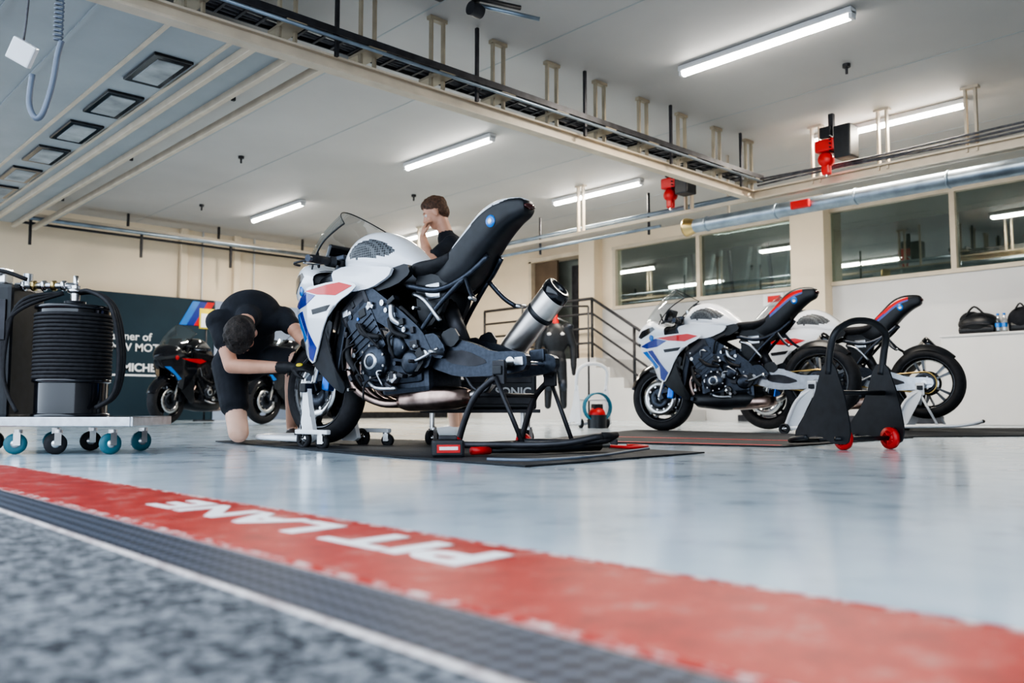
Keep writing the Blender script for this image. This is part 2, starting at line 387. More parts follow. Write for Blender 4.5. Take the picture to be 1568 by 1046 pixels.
# ---------------- suspended rails
b=B(); yr=5.2; zr=2.66
b.box((4.3,yr,zr-.045),(8.8,.10,.018),railm); b.box((4.3,yr,zr),(8.8,.015,.09),railm); b.box((4.3,yr,zr+.045),(8.8,.09,.016),railm)
zt=2.83
for yy in (-.13,.13): b.box((4.3,yr+yy,zt+.02),(8.8,.012,.05),dark)
for i in range(60): b.box((.1+i*.146,yr,zt),(.02,.25,.012),dark)
for i in range(7): 
    yy=yr-.1+.033*i; b.tube([(x_,yy+.012*math.sin(x_*3+i),zt+.02+.008*math.sin(x_*5+2*i)) for x_ in [.1*j for j in range(0,87,3)]],.010+.004*(i%2),cable,5)
b.tube([(0,yr-.17,zt-.05),(8.6,yr-.17,zt-.05)],.014,gal,6)
k=0; x=8.60
while x>.6:
    for dx in (-.06,.06): b.box((x+dx,yr-.0,(ZC+zt)/2-.05),(.018,.035,ZC-zt+.1),hangm)
    b.box((x,yr,ZC-.015),(.17,.05,.03),hangm); b.box((x,yr,zt-.02),(.15,.28,.02),hangm)
    if k%2: b.box((x+.33,yr-.1,(ZC+zt)/2-.08),(.025,.025,ZC-zt+.14),dark)
    x-=.65;k+=1
b.obj('suspended_rail_with_cable_tray')
b=B(); xr2=8.7
b.box((xr2,.15,zr-.045),(.13,10.2,.02),railm); b.box((xr2,.15,zr+.0),(.02,10.2,.11),railm); b.box((xr2,.15,zr+.05),(.11,10.2,.02),railm)
b.box((xr2,9.9,zr-.03),(.05,9.3,.04),railm); b.tube([(xr2+.1,5.2,zr+.06),(xr2+.1,14.5,zr+.06)],.03,gal,8); b.tube([(xr2+.08,6.6,zr-.12),(xr2+.08,14.5,zr-.12)],.02,gal,8)
for y in (4.42,3.69,2.84,1.9,.9,6.1,7.9,9.8,11.6,13.2):
    for dy in (-.045,.045): b.box((xr2,y+dy,(ZC+zr)/2),(.05,.02,ZC-zr),railm)
    b.box((xr2,y,ZC-.012),(.07,.16,.024),railm)
for y in (6.8,8.8,10.6): b.tube([(xr2+.1,y,zr-.2),(xr2+.1,y,zr+.35)],.018,dark)
for i in range(3): b.tube([(xr2-.08,5.1-j*.5,zr+.09+.03*i+.012*math.sin(j+i)) for j in range(20)],.012,cable,5)
b.obj('suspended_rail_along_back')
b=B(); b.cyl((8.95,-4.9,2.50),(8.95,6.2,2.50),.085,gal,20)
for i in range(12): b.lathe([(.085,-.015),(.095,-.008),(.095,.008),(.085,.015)],(8.95,6.0-i*.95,2.5),(0,1,0),gal,20)
b.lathe([(.085,-.12),(.12,0),(.12,.02),(.10,.02),(.07,-.1)],(8.95,6.3,2.5),(0,1,0),brass,20); b.cyl((8.95,6.22,2.5),(8.95,6.23,2.5),.08,dark,20)
for y in (5.7,2.4): b.box((8.95,y,2.93),(.02,.03,.74),railm)
b.box((8.84,4.7,2.5),(.05,.22,.09),redp,bev=.01)
b.obj('ventilation_duct')
def reel(x,y,z):
    b=B(); b.box((0,0,.155),(.05,.05,.40),dark)
    b.box((0,.05,.02),(.16,.22,.13),redp,bev=.02); b.box((0,-.15,0.02),(.2,.18,.34),blk,bev=.015)
    b.lathe([(.0,-.05),(.07,-.05),(.08,0),(.07,.05),(0,.05)],(0,.07,-.12),(1,0,0),redp,18); b.box((0,.07,-.2),(.07,.09,.16),redp,bev=.02)
    b.cyl((0,.07,-.3),(0,.07,-.22),.015,steel); b.box((0,.05,.16),(.12,.12,.12),blk,bev=.01)
    for i in range(5): b.box((0,-.02,.1-.04*i),(.22,.01,.012),dark)
    b.obj('electric_hoist_reel',Matrix.Translation((x,y,z)))
reel(8.42,4.1,2.93); reel(8.42,6.1,2.92)
b=B(); yl=14.0
b.box((6,yl,3.06),(11.2,.10,.05),railm); b.tube([(.4,yl-.1,3.0),(8.7,yl-.1,3.0)],.03,gal,8); b.tube([(.4,yl+.05,2.95),(8.7,yl+.05,2.95)],.02,dark,6)
for x in (1.6,3.1,4.7,6.2,7.8): b.box((x,yl,3.18),(.03,.04,.24),dark); b.box((x+.2,yl-.05,2.82),(.035,.035,.42),dark)
b.obj('suspended_rail_along_left')
for i,x in enumerate((1.9,3.9,5.0,7.7,9.9)):
    b=B(); b.box((x,4.8,ZC-.0015),(.012,19.4,.003),panelm); b.obj('trim_%d'%(i+2))
for x,y in((7.3,3.4),(4.6,9.8),(7.3,9.9),(5.3,12.6)):
    b=B(); b.cyl((x,y,ZC-.03),(x,y,ZC),.035,dark,12); b.cyl((x,y,ZC-.09),(x,y,ZC-.03),.012,dark,8); b.obj('ceiling_sprinkler')
# overhead sectional door
b=B(); zd=2.9
for i in range(5):
    x=1.05+.45*i; b.box((x,9.7,zd),(.435,8.2,.05),panelm,bev=.008)
    b.box((x+.225,9.7,zd-.03),(.03,8.2,.02),railm if i>1 else panelm)
for i in range(7):
    y=6.69+1.03*i; x=2.43
    b.box((x,y,zd-.035),(.30,.68,.03),blkg,bev=.01); b.box((x,y,zd-.05),(.2,.54,.012),roomg,bev=.004)
for x in (2.75,3.05,3.32): b.box((x,9.7,zd-.05),(.05,8.3,.07),railm,bev=.006)
b.box((3.42,9.7,zd+.02),(.1,8.3,.04),panelm); b.tube([(.5,5.7,zd),(3.5,5.7,zd)],.03,gal,6)
for y in(7,9.5,12): b.box((3.2,y,zd+.2),(.03,.03,.4),dark)
b.obj('sectional_garage_door_raised')
b=B(); c=W(-2.44,4.45); pts=[]
for i in range(300):
    t=i/300; a=t*2*math.pi*46; z=3.30-t*1.12; pts.append((c.x+.022*math.cos(a),c.y+.022*math.sin(a),z))
b.tube(pts,.006,hosem,5)
e=pts[-1]; r_=V((.73,-.68,0))
b.tube([e,V((c.x,c.y,2.1)),V((c.x,c.y,1.95))-r_*.02,V((c.x,c.y,1.80))-r_*.06,V((c.x,c.y,1.76))-r_*.0-r_*.1,V((c.x,c.y,1.84))-r_*.14,V((c.x,c.y,2.0))-r_*.13],.016,hosem,8,k=5)
b.obj('spiral_air_hose')
b=B(); c=W(-2.6,4.4); b.box((c.x,c.y,2.10),(.13,.04,.12),steelw,R=Euler((.3,.5,-.6)),bev=.008); b.tube([(c.x,c.y,2.13),(c.x+.02,c.y,2.5),(c.x,c.y,3.3)],.006,cable,6,k=4); b.obj('hanging_control_box')
b=B(); x0,y0=3.85,4.5
b.tube([(x0,y0,3.30),(x0,y0,3.12)],.03,dark); b.tube([(x0-.5,y0+.1,3.12),(x0+.3,y0-.15,3.12)],.018,dark); b.tube([(x0,y0,3.1),(x0+.35,y0-.3,3.0)],.015,gal); b.cyl((x0-.05,y0,3.06),(x0+.05,y0,3.06),.05,dark); b.box((x0-.3,y0+.06,3.1),(.1,.06,.08),dark,bev=.01)
b.obj('ceiling_pulley_arm')
def bx(px,Y=14.45):
    t=(px-800)/1337; return Y*(.683+.7305*t)/(.7305-.683*t)
e=empty('sponsor_banner')
b=B(); x0,x1=bx(60),bx(330); b.box(((x0+x1)/2,14.45,1.04),(x1-x0,.04,2.08),banm,bev=.005); 
x2,x3=x1+.02,bx(480); b.box(((x2+x3)/2,14.46,1.04),(x3-x2,.04,2.08),banw,bev=.005)
bl=bx(300)
for i,mm in enumerate((lblue,blue,red)):
    b.T=Matrix.Translation((bl-.28+.13*i,14.42,1.62)); pr=[(0,0),(.13,0),(.36,.42),(.23,.42)]
    b.add([V((x,-.003,z)) for x,z in pr],[(0,1,2,3)],mm,False)
b.T=Matrix.Identity(4); b.obj('cloth',None,e)
RT=Matrix.Rotation(math.pi/2,4,'X')
text('Partner of\nBMW MOTORRAD',.18,txtw,Matrix.Translation((bx(158),14.42,1.28))@RT,'lettering',e,ext=.001,offset=.003,ax='LEFT')
text('MICHELIN',.18,txtw,Matrix.Translation((bx(188),14.42,.86))@RT,'lettering_small',e,ext=.001,offset=.006,ax='LEFT')
b=B(); b.box((bx(225),14.425,.74),(1.4,.004,.03),txtw); b.obj('underline',None,e)
b=B(); xx=bx(320,13.2); b.box((xx,13.2,1.62),(.25,.02,.32),yel,bev=.004); b.box((xx,13.185,1.59),(.21,.005,.22),txtw); b.tube([(xx,13.22,0),(xx,13.22,1.75)],.015,dark); b.cyl((xx,13.22,0),(xx,13.22,.02),.16,dark); b.obj('notice_post')
# ============================================================ MOTORCYCLE
def fw(x,z):
    return interp(x,[(.4,.15),(.6,.19),(.9,.225),(1.15,.235),(1.35,.20),(1.48,.14),(1.58,.075),(1.66,.02)])-.35*(z-.70)**2
def ring(x,zc,w,ht,hb,n=24,e=2.4):
    r=[]
    for q in range(n):
        a=2*math.pi*q/n; c,s_=math.cos(a),math.sin(a)
        r.append(V((x,w*math.copysign(abs(c)**(2/e),c),zc+(ht if s_>0 else hb)*math.copysign(abs(s_)**(2/e),s_))))
    return r
def sections(tab,k=5,e=2.4,n=24):
    P=[V((t[0],t[1],t[2])) for t in tab]; Q=[V((t[3],t[4],0)) for t in tab]
    return [ring(p.x,p.y,max(p.z,.004),max(q.x,.004),max(q.y,.004),n=n,e=e) for p,q in zip(cr(P,k),cr(Q,k))]
def wheel(b,cx,cz,R,w,rear,rimc,ang0=0):
    c=(cx,0,cz); rr=R-.085
    prof=[(rr,-w*.40)]
    for i in range(15):
        a=-math.pi/2+math.pi*i/14; prof.append((rr+.02+(R-rr-.02)*math.cos(a)**.8 if math.cos(a)>1e-6 else rr+.02, w/2*math.sin(a)))
    prof.append((rr,w*.40))
    b.lathe(prof,c,(0,1,0),rub,44)
    b.lathe([(rr+.006,-w*.42),(rr-.01,-w*.40),(rr-.02,-w*.25),(rr-.03,0),(rr-.02,w*.25),(rr-.01,w*.40),(rr+.006,w*.42),(rr+.004,w*.3),(rr-.008,0),(rr+.004,-w*.3)],c,(0,1,0),rimc,44,closed=True)
    b.cyl((cx,-w*.5,cz),(cx,w*.5,cz),.035,rimc,20); b.cyl((cx,-w*.62,cz),(cx,w*.62,cz),.016,steel,16)
    for i in range(5):
        for d in (-.17,.17):
            a=ang0+2*math.pi*i/5; a1=a+d*.5; a2=a+d
            p1=V((cx+.03*math.cos(a1),0,cz+.03*math.sin(a1))); p2=V((cx+(rr-.015)*math.cos(a2),0,cz+(rr-.015)*math.sin(a2)))
            t=(p2-p1).normalized(); n=V((-t.z,0,t.x))
            def rg(p,h,ww): return [p+n*h+V((0,ww,0)),p-n*h+V((0,ww,0)),p-n*h-V((0,ww,0)),p+n*h-V((0,ww,0))]
            b.loft([rg(p1,.014,w*.30),rg(p1.lerp(p2,.5),.009,w*.18),rg(p2,.013,w*.16)],rimc,cap=True,smooth=False)
    if rear:
        b.lathe([(.06,-.075),(.11,-.075),(.11,-.080),(.06,-.080)],c,(0,1,0),steel,30,closed=True)
    else:
        for sd in(1,-1):
            y=sd*.068
            b.lathe([(.105,y),(.16,y),(.16,y+sd*.005),(.105,y+sd*.005)],c,(0,1,0),steel,36,closed=True)
            b.lathe([(.03,y-.003),(.11,y-.003),(.11,y+.004),(.03,y+.004)],c,(0,1,0),dmet,20,closed=True)
            for i in range(10):
                a=math.pi*2*i/10; p=V((cx+.108*math.cos(a),y,cz+.108*math.sin(a))); b.cyl(p,p+V((0,sd*.01,0)),.009,steel,8)
def fender(b,cx,cz,R,w,a0,a1,mt):
    rows=[]
    for i in range(15):
        a=math.radians(a0+(a1-a0)*i/14); ww=w*(1-.25*abs(i/7-1)**2); row=[]
        for j in range(9):
            u=-1+2*j/8; r=R-.05*u*u*abs(u)
            row.append(V((cx+r*math.cos(a),ww*u,cz+r*math.sin(a))))
        rows.append(row)
    b.grid(rows,mt)
def bike_mesh(name,S,rearwheel=True,belly=True):
    b=B(); body,acc1,acc2,acc3=S['body'],S['a1'],S['a2'],S['a3']; tailc=S['tail']; nosec=S.get('nose',body)
    FX,FZ,RX,RZ=1.44,.30,0,.315
    wheel(b,FX,FZ,.30,.125,False,blkg,.3)
    for sd in(1,-1):
        y=sd*.105; top=V((1.155,y,.94)); bot=V((FX-.015,y,FZ+.01)); 
        m=top.lerp(bot,.52)
        b.cyl(top,m,.028,S['fork'],16); b.cyl(m,bot,.021,steel,16); b.cyl(m-V((.003,0,-.01)),m+V((.004,0,-.02)),.031,blk,16)
        b.box((FX-.02,y,FZ+.03),(.05,.035,.11),dmet,R=Euler((0,.42,0)),bev=.008)
        b.box((FX-.135,sd*.088,FZ+.05),(.06,.06,.13),bluem if S.get('cal') else dmet,R=Euler((0,-.25,0)),bev=.012)
        b.box((FX-.09,sd*.10,FZ+.06),(.08,.02,.04),dmet,bev=.004)
        b.tube([(FX-.13,sd*.1,FZ+.1),(1.22,sd*.12,.55),(1.17,sd*.09,.78)],.006,rub,6,k=5)
        b.panel([(FX+.10,.56),(FX-.06,.62),(FX-.16,.56),(FX-.17,.40),(FX-.10,.37),(FX-.06,.46),(FX,.52)],.075,S['fend'],th=.006)
        h0=V((1.165,sd*.10,.925)); h1=V((1.10,sd*.36,.905))
        b.tube([h0,h1],.013,blk); b.tube([h0.lerp(h1,.48),h1+ (h1-h0).normalized()*.02],.019,rub,12)
        b.cyl(h1+(h1-h0).normalized()*.02,h1+(h1-h0).normalized()*.045,.017,dmet,12)
        b.tube([h0.lerp(h1,.42)+V((.03,0,.0)),h0.lerp(h1,.6)+V((.07,0,-.005)),h1+V((.06,sd*.01,-.01))],.006,met,8,k=4)
        b.box(h0.lerp(h1,.40),(.05,.05,.045),blk,bev=.008)
        b.tube([h1+V((.0,0,0)),h1+V((.10,sd*.04,-.01)),h1+V((.13,-sd*.02,-.01))],.006,blk,6,k=4)
    fender(b,FX,FZ,.325,.085,20,150,S['fend'])
    b.box((1.165,0,.945),(.09,.26,.028),dmet,bev=.008); b.box((1.21,0,.80),(.08,.26,.035),dmet,bev=.008)
    b.cyl((1.18,-.14,.98),(1.18,-.14,1.03),.022,steel,14); b.tube([(1.18,-.14,.98),(1.15,-.2,.93)],.006,rub)
    b.box((1.29,0,.985),(.03,.19,.115),blkg,R=Euler((0,-.5,0)),bev=.012)
    for i in range(4): b.tube([(1.2,.05*(i-1.5),.90),(1.28,.08*(i-1.5),.86),(1.12,.06*(i-1.5),.80)],.008,rub,6,k=4)
    # nose cowl
    b.loft(sections([(1.28,.85,.212,.05,.10),(1.36,.87,.20,.07,.12),(1.44,.88,.172,.085,.13),(1.52,.87,.125,.085,.12),(1.59,.85,.075,.06,.08),(1.635,.835,.035,.028,.035),(1.655,.83,.008,.008,.01)]),nosec,cap=False)
    b.loft(sections([(1.29,.86,.195,.05,.09),(1.45,.865,.14,.06,.09),(1.55,.85,.09,.04,.06)]),blk,cap=True)
    def nw(x,z): return interp(x,[(1.28,.212),(1.36,.20),(1.44,.172),(1.52,.125),(1.59,.075),(1.635,.035)])
    b.panel([(1.61,.845),(1.55,.885),(1.40,.90),(1.37,.875),(1.46,.845),(1.57,.825)],lambda x,z:nw(x,z)-.25*(z-.865)**2*40*.02,blkg,off=.003,th=.004,smo=0,maxe=.03)
    b.panel([(1.64,.80),(1.55,.78),(1.46,.73),(1.50,.68),(1.58,.72)],lambda x,z:fw(x,z)*.7,blk,th=.05)
    # windscreen
    rows=[]
    prof=cr([(1.57,0,.925),(1.51,0,1.00),(1.42,0,1.08),(1.32,0,1.15),(1.22,0,1.20)],4)
    for i,p in enumerate(prof):
        u=i/(len(prof)-1); w=.135+.055*math.sin(min(1,u*1.3)*math.pi*.6)-.06*max(0,u-.6)
        rows.append([V((p.x-.19*v*v*(1-.2*u),w*v,p.z-(.055+.05*u)*v*v)) for v in [-1+2*j/12 for j in range(13)]])
    b.grid(rows,shield)
    for j in (0,12): b.tube([r[j] for r in rows],.005,blk,6)
    b.tube([r for r in rows[-1]],.003,blk,6)
    for sd in(1,-1): b.tube([(1.30,sd*.15,.92),(1.34,sd*.12,1.0)],.008,blk)
    # side fairings
    b.panel([(1.60,.775),(1.50,.80),(1.36,.82),(1.18,.815),(1.02,.81),(.92,.775),(.97,.745),(1.06,.715),(1.14,.66),(1.20,.60),(1.27,.50),(1.33,.43),(1.40,.47),(1.43,.58),(1.50,.655),(1.58,.71)],fw,body,maxe=.04)
    b.panel([(1.59,.765),(1.38,.803),(1.26,.770),(1.36,.735),(1.50,.735)],fw,acc1,off=.003,th=.003,smo=0,maxe=.03)
    b.panel([(1.37,.805),(1.05,.803),(.955,.775),(1.08,.745),(1.24,.770)],fw,acc2,off=.0032,th=.003,smo=0,maxe=.03)
    b.panel([(1.565,.715),(1.50,.715),(1.37,.575),(1.41,.56),(1.44,.61),(1.51,.67)],fw,acc3,off=.003,th=.003,smo=0,maxe=.03)
    b.panel([(1.49,.715),(1.43,.715),(1.275,.515),(1.33,.445),(1.365,.47),(1.36,.575)],fw,acc1,off=.003,th=.003,smo=0,maxe=.03)
    b.panel([(1.30,.705),(1.12,.705),(1.15,.68),(1.29,.68)],fw,blk,off=.003,th=.003,smo=0,maxe=.03)
    b.panel([(1.36,.44),(1.28,.50),(1.21,.59),(1.15,.64),(1.12,.62),(1.17,.52),(1.15,.40),(1.10,.29),(1.13,.25),(1.20,.29),(1.29,.37)],lambda x,z:fw(x,z)-.012,blk,maxe=.06)
    b.lathe([(0,0),(.024,0),(.026,-.004)],(1.43,fw(1.43,.80)+.012,.815),(0.35,1,0),S['badge'],20)
    b.loft(sections([(1.32,.82,.16,.06,.10),(1.2,.85,.15,.05,.10),(1.08,.86,.14,.06,.10)]),blk)
    b.box((1.13,0,.50),(.05,.34,.34),dmet,R=Euler((0,-.30,0)),bev=.01)
    for i in range(9): b.box((1.165-.01*i,0,.40+.03*i),(.012,.32,.006),dark)
    # tank
    tank=[(1.15,.905,.07,.015,.05),(1.10,.91,.135,.07,.08),(1.0,.915,.172,.125,.10),(.88,.90,.175,.14,.10),(.77,.875,.145,.115,.09),(.67,.85,.10,.06,.07),(.61,.835,.06,.02,.03)]
    f0=len(b.f); b.loft(sections(tank,k=14,n=88),body)
    pad=chaikin([(1.05,.93),(1.0,.975),(.90,.995),(.80,.965),(.73,.915),(.78,.895),(.90,.90),(1.0,.91)],2)
    b.repaint(f0,lambda c: carb if inpoly(c.x,c.z,pad) and abs(c.y)>.05 else None)
    b.cyl((1.02,0,1.035),(1.02,0,1.05),.042,blk,20)
    b.panel([(1.16,.87),(1.14,.80),(1.02,.755),(.86,.755),(.73,.79),(.70,.83),(.86,.855),(1.06,.885)],lambda x,z:.187-.3*(z-.8)**2,body,th=.02,maxe=.05)
    b.panel([(1.12,.78),(.95,.73),(.70,.75),(.60,.79),(.62,.84),(.74,.83),(.86,.79),(1.02,.80)],.16,blk,th=.03)
    # seat + tail
    b.loft(sections([(.66,.83,.09,.03,.05),(.58,.825,.13,.03,.06),(.46,.825,.14,.025,.05),(.38,.84,.12,.03,.05)]),rub)
    f0=len(b.f)
    TS=[(.50,.78,.09,.03,.06),(.40,.82,.115,.045,.13),(.30,.875,.112,.07,.145),(.20,.94,.10,.08,.125),(.12,.982,.088,.066,.10),(.04,1.002,.072,.048,.07),(-.02,1.006,.056,.034,.05),(-.04,1.005,.045,.022,.035)]
    b.loft(sections(TS,e=3.2,k=12,n=64),tailc)
    zc_=[(t[0],t[1]) for t in TS][::-1]; ht_=[(t[0],t[3]) for t in TS][::-1]; tw_=[(t[0],t[2]) for t in TS][::-1]
    if S.get('tailwhite'):
        b.repaint(f0,lambda c: body if (c.x<.36 and c.z>interp(c.x,zc_)+interp(c.x,ht_)*interp(c.x,[(-.03,.9),(.08,.62),(.36,.45)])) else None)
    if S.get('tailstripe'):
        b.repaint(f0,lambda c: (acc2 if (c.z-interp(c.x,zc_))>.3*interp(c.x,ht_) else acc1) if (.06<c.x<.34 and -.05*interp(c.x,ht_)<c.z-interp(c.x,zc_)<.66*interp(c.x,ht_)) else None)
    b.sph((-.045,0,1.0),(.014,.042,.014),rearl)
    for sd in(1,-1):
        b.lathe([(0,0),(.012,0),(.012,.001)],(.13,sd*.0935,.955),(-.05,sd,0),white,16); b.lathe([(.012,0),(.024,0),(.028,-.006)],(.13,sd*.0930,.955),(-.05,sd,0),S['badge'],20)
        b.tube([(.64,sd*.14,.74),(.46,sd*.12,.70),(.30,sd*.09,.74),(.18,sd*.05,.82)],.014,dmet,8,k=4)
        b.tube([(.56,sd*.15,.52),(.46,sd*.13,.62),(.30,sd*.09,.74)],.013,dmet,8,k=4)
        b.panel([(.52,.50),(.44,.50),(.38,.42),(.40,.37),(.46,.38),(.52,.44)],.17,dmet,th=.014,sides=(sd,))
        b.tube([(.40,sd*.17,.395),(.40,sd*.26,.40)],.012,met,10); b.tube([(.41,sd*.19,.42),(.50,sd*.20,.385),(.56,sd*.20,.37)],.008,met,8,k=3); b.tube([(.56,sd*.18,.37),(.56,sd*.235,.37)],.009,rub,8)
        b.panel([(.42,.50),(.34,.52),(.30,.46),(.35,.42),(.41,.44)],.15,blk,th=.01,sides=(sd,))
        b.tube([(.30,sd*.09,.74),(.24,sd*.13,.66),(.19,sd*.16,.62)],.011,dmet,8,k=3); b.tube([(.19,sd*.16,.62),(.17,sd*.22,.62)],.010,met,8)
    b.panel([(.62,.80),(.50,.78),(.40,.74),(.44,.62),(.54,.54),(.62,.60)],.10,blk,th=.03); b.box((.50,.09,.70),(.10,.05,.07),met,bev=.01); b.tube([(.62,.12,.70),(.52,.15,.66),(.44,.13,.56)],.012,met,8,k=4)
    # frame
    b.panel([(1.19,.86),(1.10,.90),(.90,.78),(.68,.64),(.53,.53),(.46,.40),(.50,.33),(.57,.35),(.61,.45),(.74,.55),(.88,.62),(1.02,.68),(1.15,.75)],.172,dmet,th=.035,maxe=.08)
    b.cyl((1.17,0,.80),(1.13,0,.90),.04,dmet,18)
    # engine
    b.box((.78,0,.38),(.44,.30,.22),dmet,bev=.03); b.box((.70,0,.29),(.34,.26,.14),dmet,bev=.03); b.box((.68,0,.48),(.26,.27,.14),dmet,bev=.025)
    b.box((.93,0,.56),(.20,.36,.30),dmet,R=Euler((0,.5,0)),bev=.02); b.box((1.0,0,.68),(.22,.36,.10),dark,R=Euler((0,.5,0)),bev=.02)
    for i in range(5): b.box((.89+.017*i,0,.47+.03*i),(.205,.37,.006),dmet,R=Euler((0,.5,0)))
    for sd in(1,-1):
        y=sd*.15
        b.lathe([(0,sd*.06),(.035,sd*.06),(.05,sd*.05),(.078,sd*.045),(.088,sd*.03),(.092,0)],(.86,y,.40),(0,1,0),dmet,28)
        b.lathe([(.03,sd*.062),(.042,sd*.062),(.046,sd*.05)],(.86,y,.40),(0,1,0),met,20)
        b.lathe([(0,sd*.045),(.04,sd*.045),(.058,sd*.03),(.062,0)],(.70,y,.46),(0,1,0),dmet,24)
        b.lathe([(0,sd*.05),(.045,sd*.05),(.06,sd*.035),(.064,0)],(.60,y,.37),(0,1,0),dmet,24)
        b.lathe([(0,sd*.03),(.03,sd*.03),(.036,0)],(.75,y,.31),(0,1,0),steel,18)
        for i in range(9):
            a=math.pi*2*i/9; p=V((.86+.084*math.cos(a),y+sd*.035,.40+.084*math.sin(a))); b.cyl(p,p+V((0,sd*.012,0)),.007,steel,8)
        for p1,p2,r,m in (((.98,.17,.60),(.80,.19,.52),.014,rub),((.75,.17,.60),(.62,.18,.50),.012,rub),((1.06,.16,.55),(.98,.19,.36),.016,rub),((.92,.16,.30),(.72,.17,.25),.012,met),((.66,.16,.56),(.72,.18,.66),.016,met)):
            q1,q2=V(p1),V(p2); q1.y*=sd;q2.y*=sd; b.tube([q1,q1.lerp(q2,.5)+V((.015,sd*.02,-.015)),q2],r,m,8,k=5)
        for i in range(44):
            p=V((random.uniform(.56,1.08),sd*.185,random.uniform(.26,.70))); 
            if i%2: b.cyl(p-V((0,sd*.05,0)),p,random.uniform(.005,.015),random.choice([met,steel,dmet,steel,bluem if i==5 else met]),10)
            else: b.box(p-V((0,sd*.02,0)),(random.uniform(.02,.06),.04,random.uniform(.015,.04)),random.choice([dmet,met,dark,blk,dark]),R=Euler((0,random.uniform(-.6,.6),0)),bev=.004)
        for i in range(9):
            p=V((random.uniform(.6,1.0),sd*.19,random.uniform(.3,.68))); q=p+V((random.uniform(-.15,.15),0,random.uniform(-.15,.15))); b.tube([p,p.lerp(q,.5)+V((.02,sd*.02,.03)),q],random.choice([.005,.008]),random.choice([rub,rub,met]),6,k=4)
    for i in range(4):
        y=-.13+.087*i
        b.tube([(1.04,y,.50),(1.10,y,.40),(1.06,y*.9,.27),(.92,y*.6,.19),(.76,y*.45,.18)],.021,heat,10,k=5)
    b.loft([ring(x,.19,w,h,h,20,3.2) for x,w,h in((.80,.09,.04),(.74,.13,.055),(.52,.13,.06),(.45,.09,.05),(.40,.045,.035))],heat)
    b.tube([(.44,-.03,.19),(.36,-.09,.22),(.33,-.16,.30),(.30,-.19,.385)],.028,tita,14,k=5)
    c0,c1=V((.33,-.19,.35)),V((-.05,-.205,.675)); d=(c1-c0).normalized(); L=(c1-c0).length
    b.lathe([(.03,0),(.045,.03),(.062,.08),(.067,.13),(.067,L-.05),(.065,L-.045)],c0,d,tita,28)
    b.lathe([(.065,L-.05),(.070,L-.045),(.069,L-.02),(.062,L),(.045,L+.005),(.038,L-.01),(.036,L-.06),(0,L-.06)],c0,d,blkg,28)
    b.lathe([(.068,.33),(.071,.335),(.071,.350),(.068,.355)],c0,d,blk,28)
    # swingarm
    sw=[(.56,.44),(.52,.34),(.34,.275),(.12,.262),(-.05,.27),(-.075,.30),(-.07,.345),(-.02,.365),(.12,.375),(.24,.43),(.36,.47),(.48,.47)]
    b.panel(sw,.135,S.get('swing',dmet),th=.035,maxe=.08)
    b.panel([(.42,.41),(.40,.35),(.24,.315),(.14,.33),(.28,.40)],.1365,dark,th=.002)
    b.box((.44,0,.39),(.14,.22,.12),S.get('swing',dmet),bev=.02); b.cyl((.51,-.18,.40),(.51,.18,.40),.022,steel,16)
    b.tube([(.40,.0,.44),(.50,0,.66)],.03,dmet,12); b.tube([(.41,0,.46),(.49,0,.64)],.042,dark,12)
    for sd in (1,-1): b.box((-.035,sd*.138,.315),(.05,.02,.04),met,bev=.004); b.cyl((0,sd*.12,.315),(0,sd*.165,.315),.024,steel,16); b.cyl((.05,sd*.135,.30),(.05,sd*.19,.30),.018,blk,14)
    b.cyl((0,-.13,.315),(0,.13,.315),.012,steel,12)
    def pc(cx,cz,r,a): return V((cx+r*math.cos(a),.118,cz+r*math.sin(a)))
    ch=[pc(0,.315,.098,math.radians(a)) for a in range(95,270,18)]+[pc(.57,.38,.038,math.radians(a)) for a in range(-80,95,30)]
    if rearwheel:
        b.tube(ch,.0075,gold,6,closed=True)
        b.lathe([(.06,.112),(.094,.112),(.094,.120),(.06,.120)],(0,0,.315),(0,1,0),dmet,30,closed=True)
        wheel(b,RX,RZ,.315,.19,True,blkg,.1); fender(b,RX,RZ,.335,.095,60,140,blk)
    else:
        b.tube([(.57,.118,.42),(.35,.118,.33),(.26,.12,.22),(.18,.118,.20),(.12,.118,.30)],.0085,dark,6,k=6)
    b.box((.03,-.11,.36),(.09,.04,.06),dmet,bev=.01)
    b.panel([(.60,.37),(.53,.45),(.50,.37),(.56,.31)],.19,blk,th=.02,sides=(1,))
    if belly:
        b.loft([ring(x,zc,w,ht,hb,24,2.8) for x,zc,w,ht,hb in((1.14,.28,.10,.04,.03),(1.06,.25,.17,.08,.07),(.85,.23,.18,.09,.09),(.62,.22,.16,.08,.08),(.48,.23,.09,.05,.05))],blk)
    for v in b.v:
        if v.z>.55: v.z+=(v.z-.55)*.14
    return b.mesh(name)
badge=lblue
S1=dict(body=white,a1=blue,a2=red,a3=lblue,tail=blk,fork=blk,fend=blkg,badge=badge,cal=True,tailwhite=True)
S2=dict(S1); S2['tailwhite']=False; S2['swing']=met; S2['tailstripe']=True
S3=dict(body=blkg,a1=blkg,a2=red,a3=lblue,tail=blk,fork=blk,fend=blkg,badge=redp,nose=blkg)
def place_bike(name,me,l,d,dl,dd,rr,rf):
    pitch=math.atan((rr-rf)/1.44)
    M=Matrix.Translation(W(l,d,rr))@Matrix.Rotation(yaw_of(dl,dd),4,'Z')@Matrix.Rotation(pitch,4,'Y')
    o=bpy.data.objects.new(name,me); scene.collection.objects.link(o); o.matrix_world=M; return o
m_main=bike_mesh('sport_motorcycle_on_stand',S1,False,False)
m_mid=bike_mesh('sport_motorcycle_mesh',S2,True,True)
m_dark=bike_mesh('dark_motorcycle_mesh',S3,True,True)
place_bike('sport_motorcycle',m_main,.105,4.0,-.80,.60,.115,.02)
place_bike('sport_motorcycle',m_mid,2.60,7.1,-.82,.57,.12,.005)
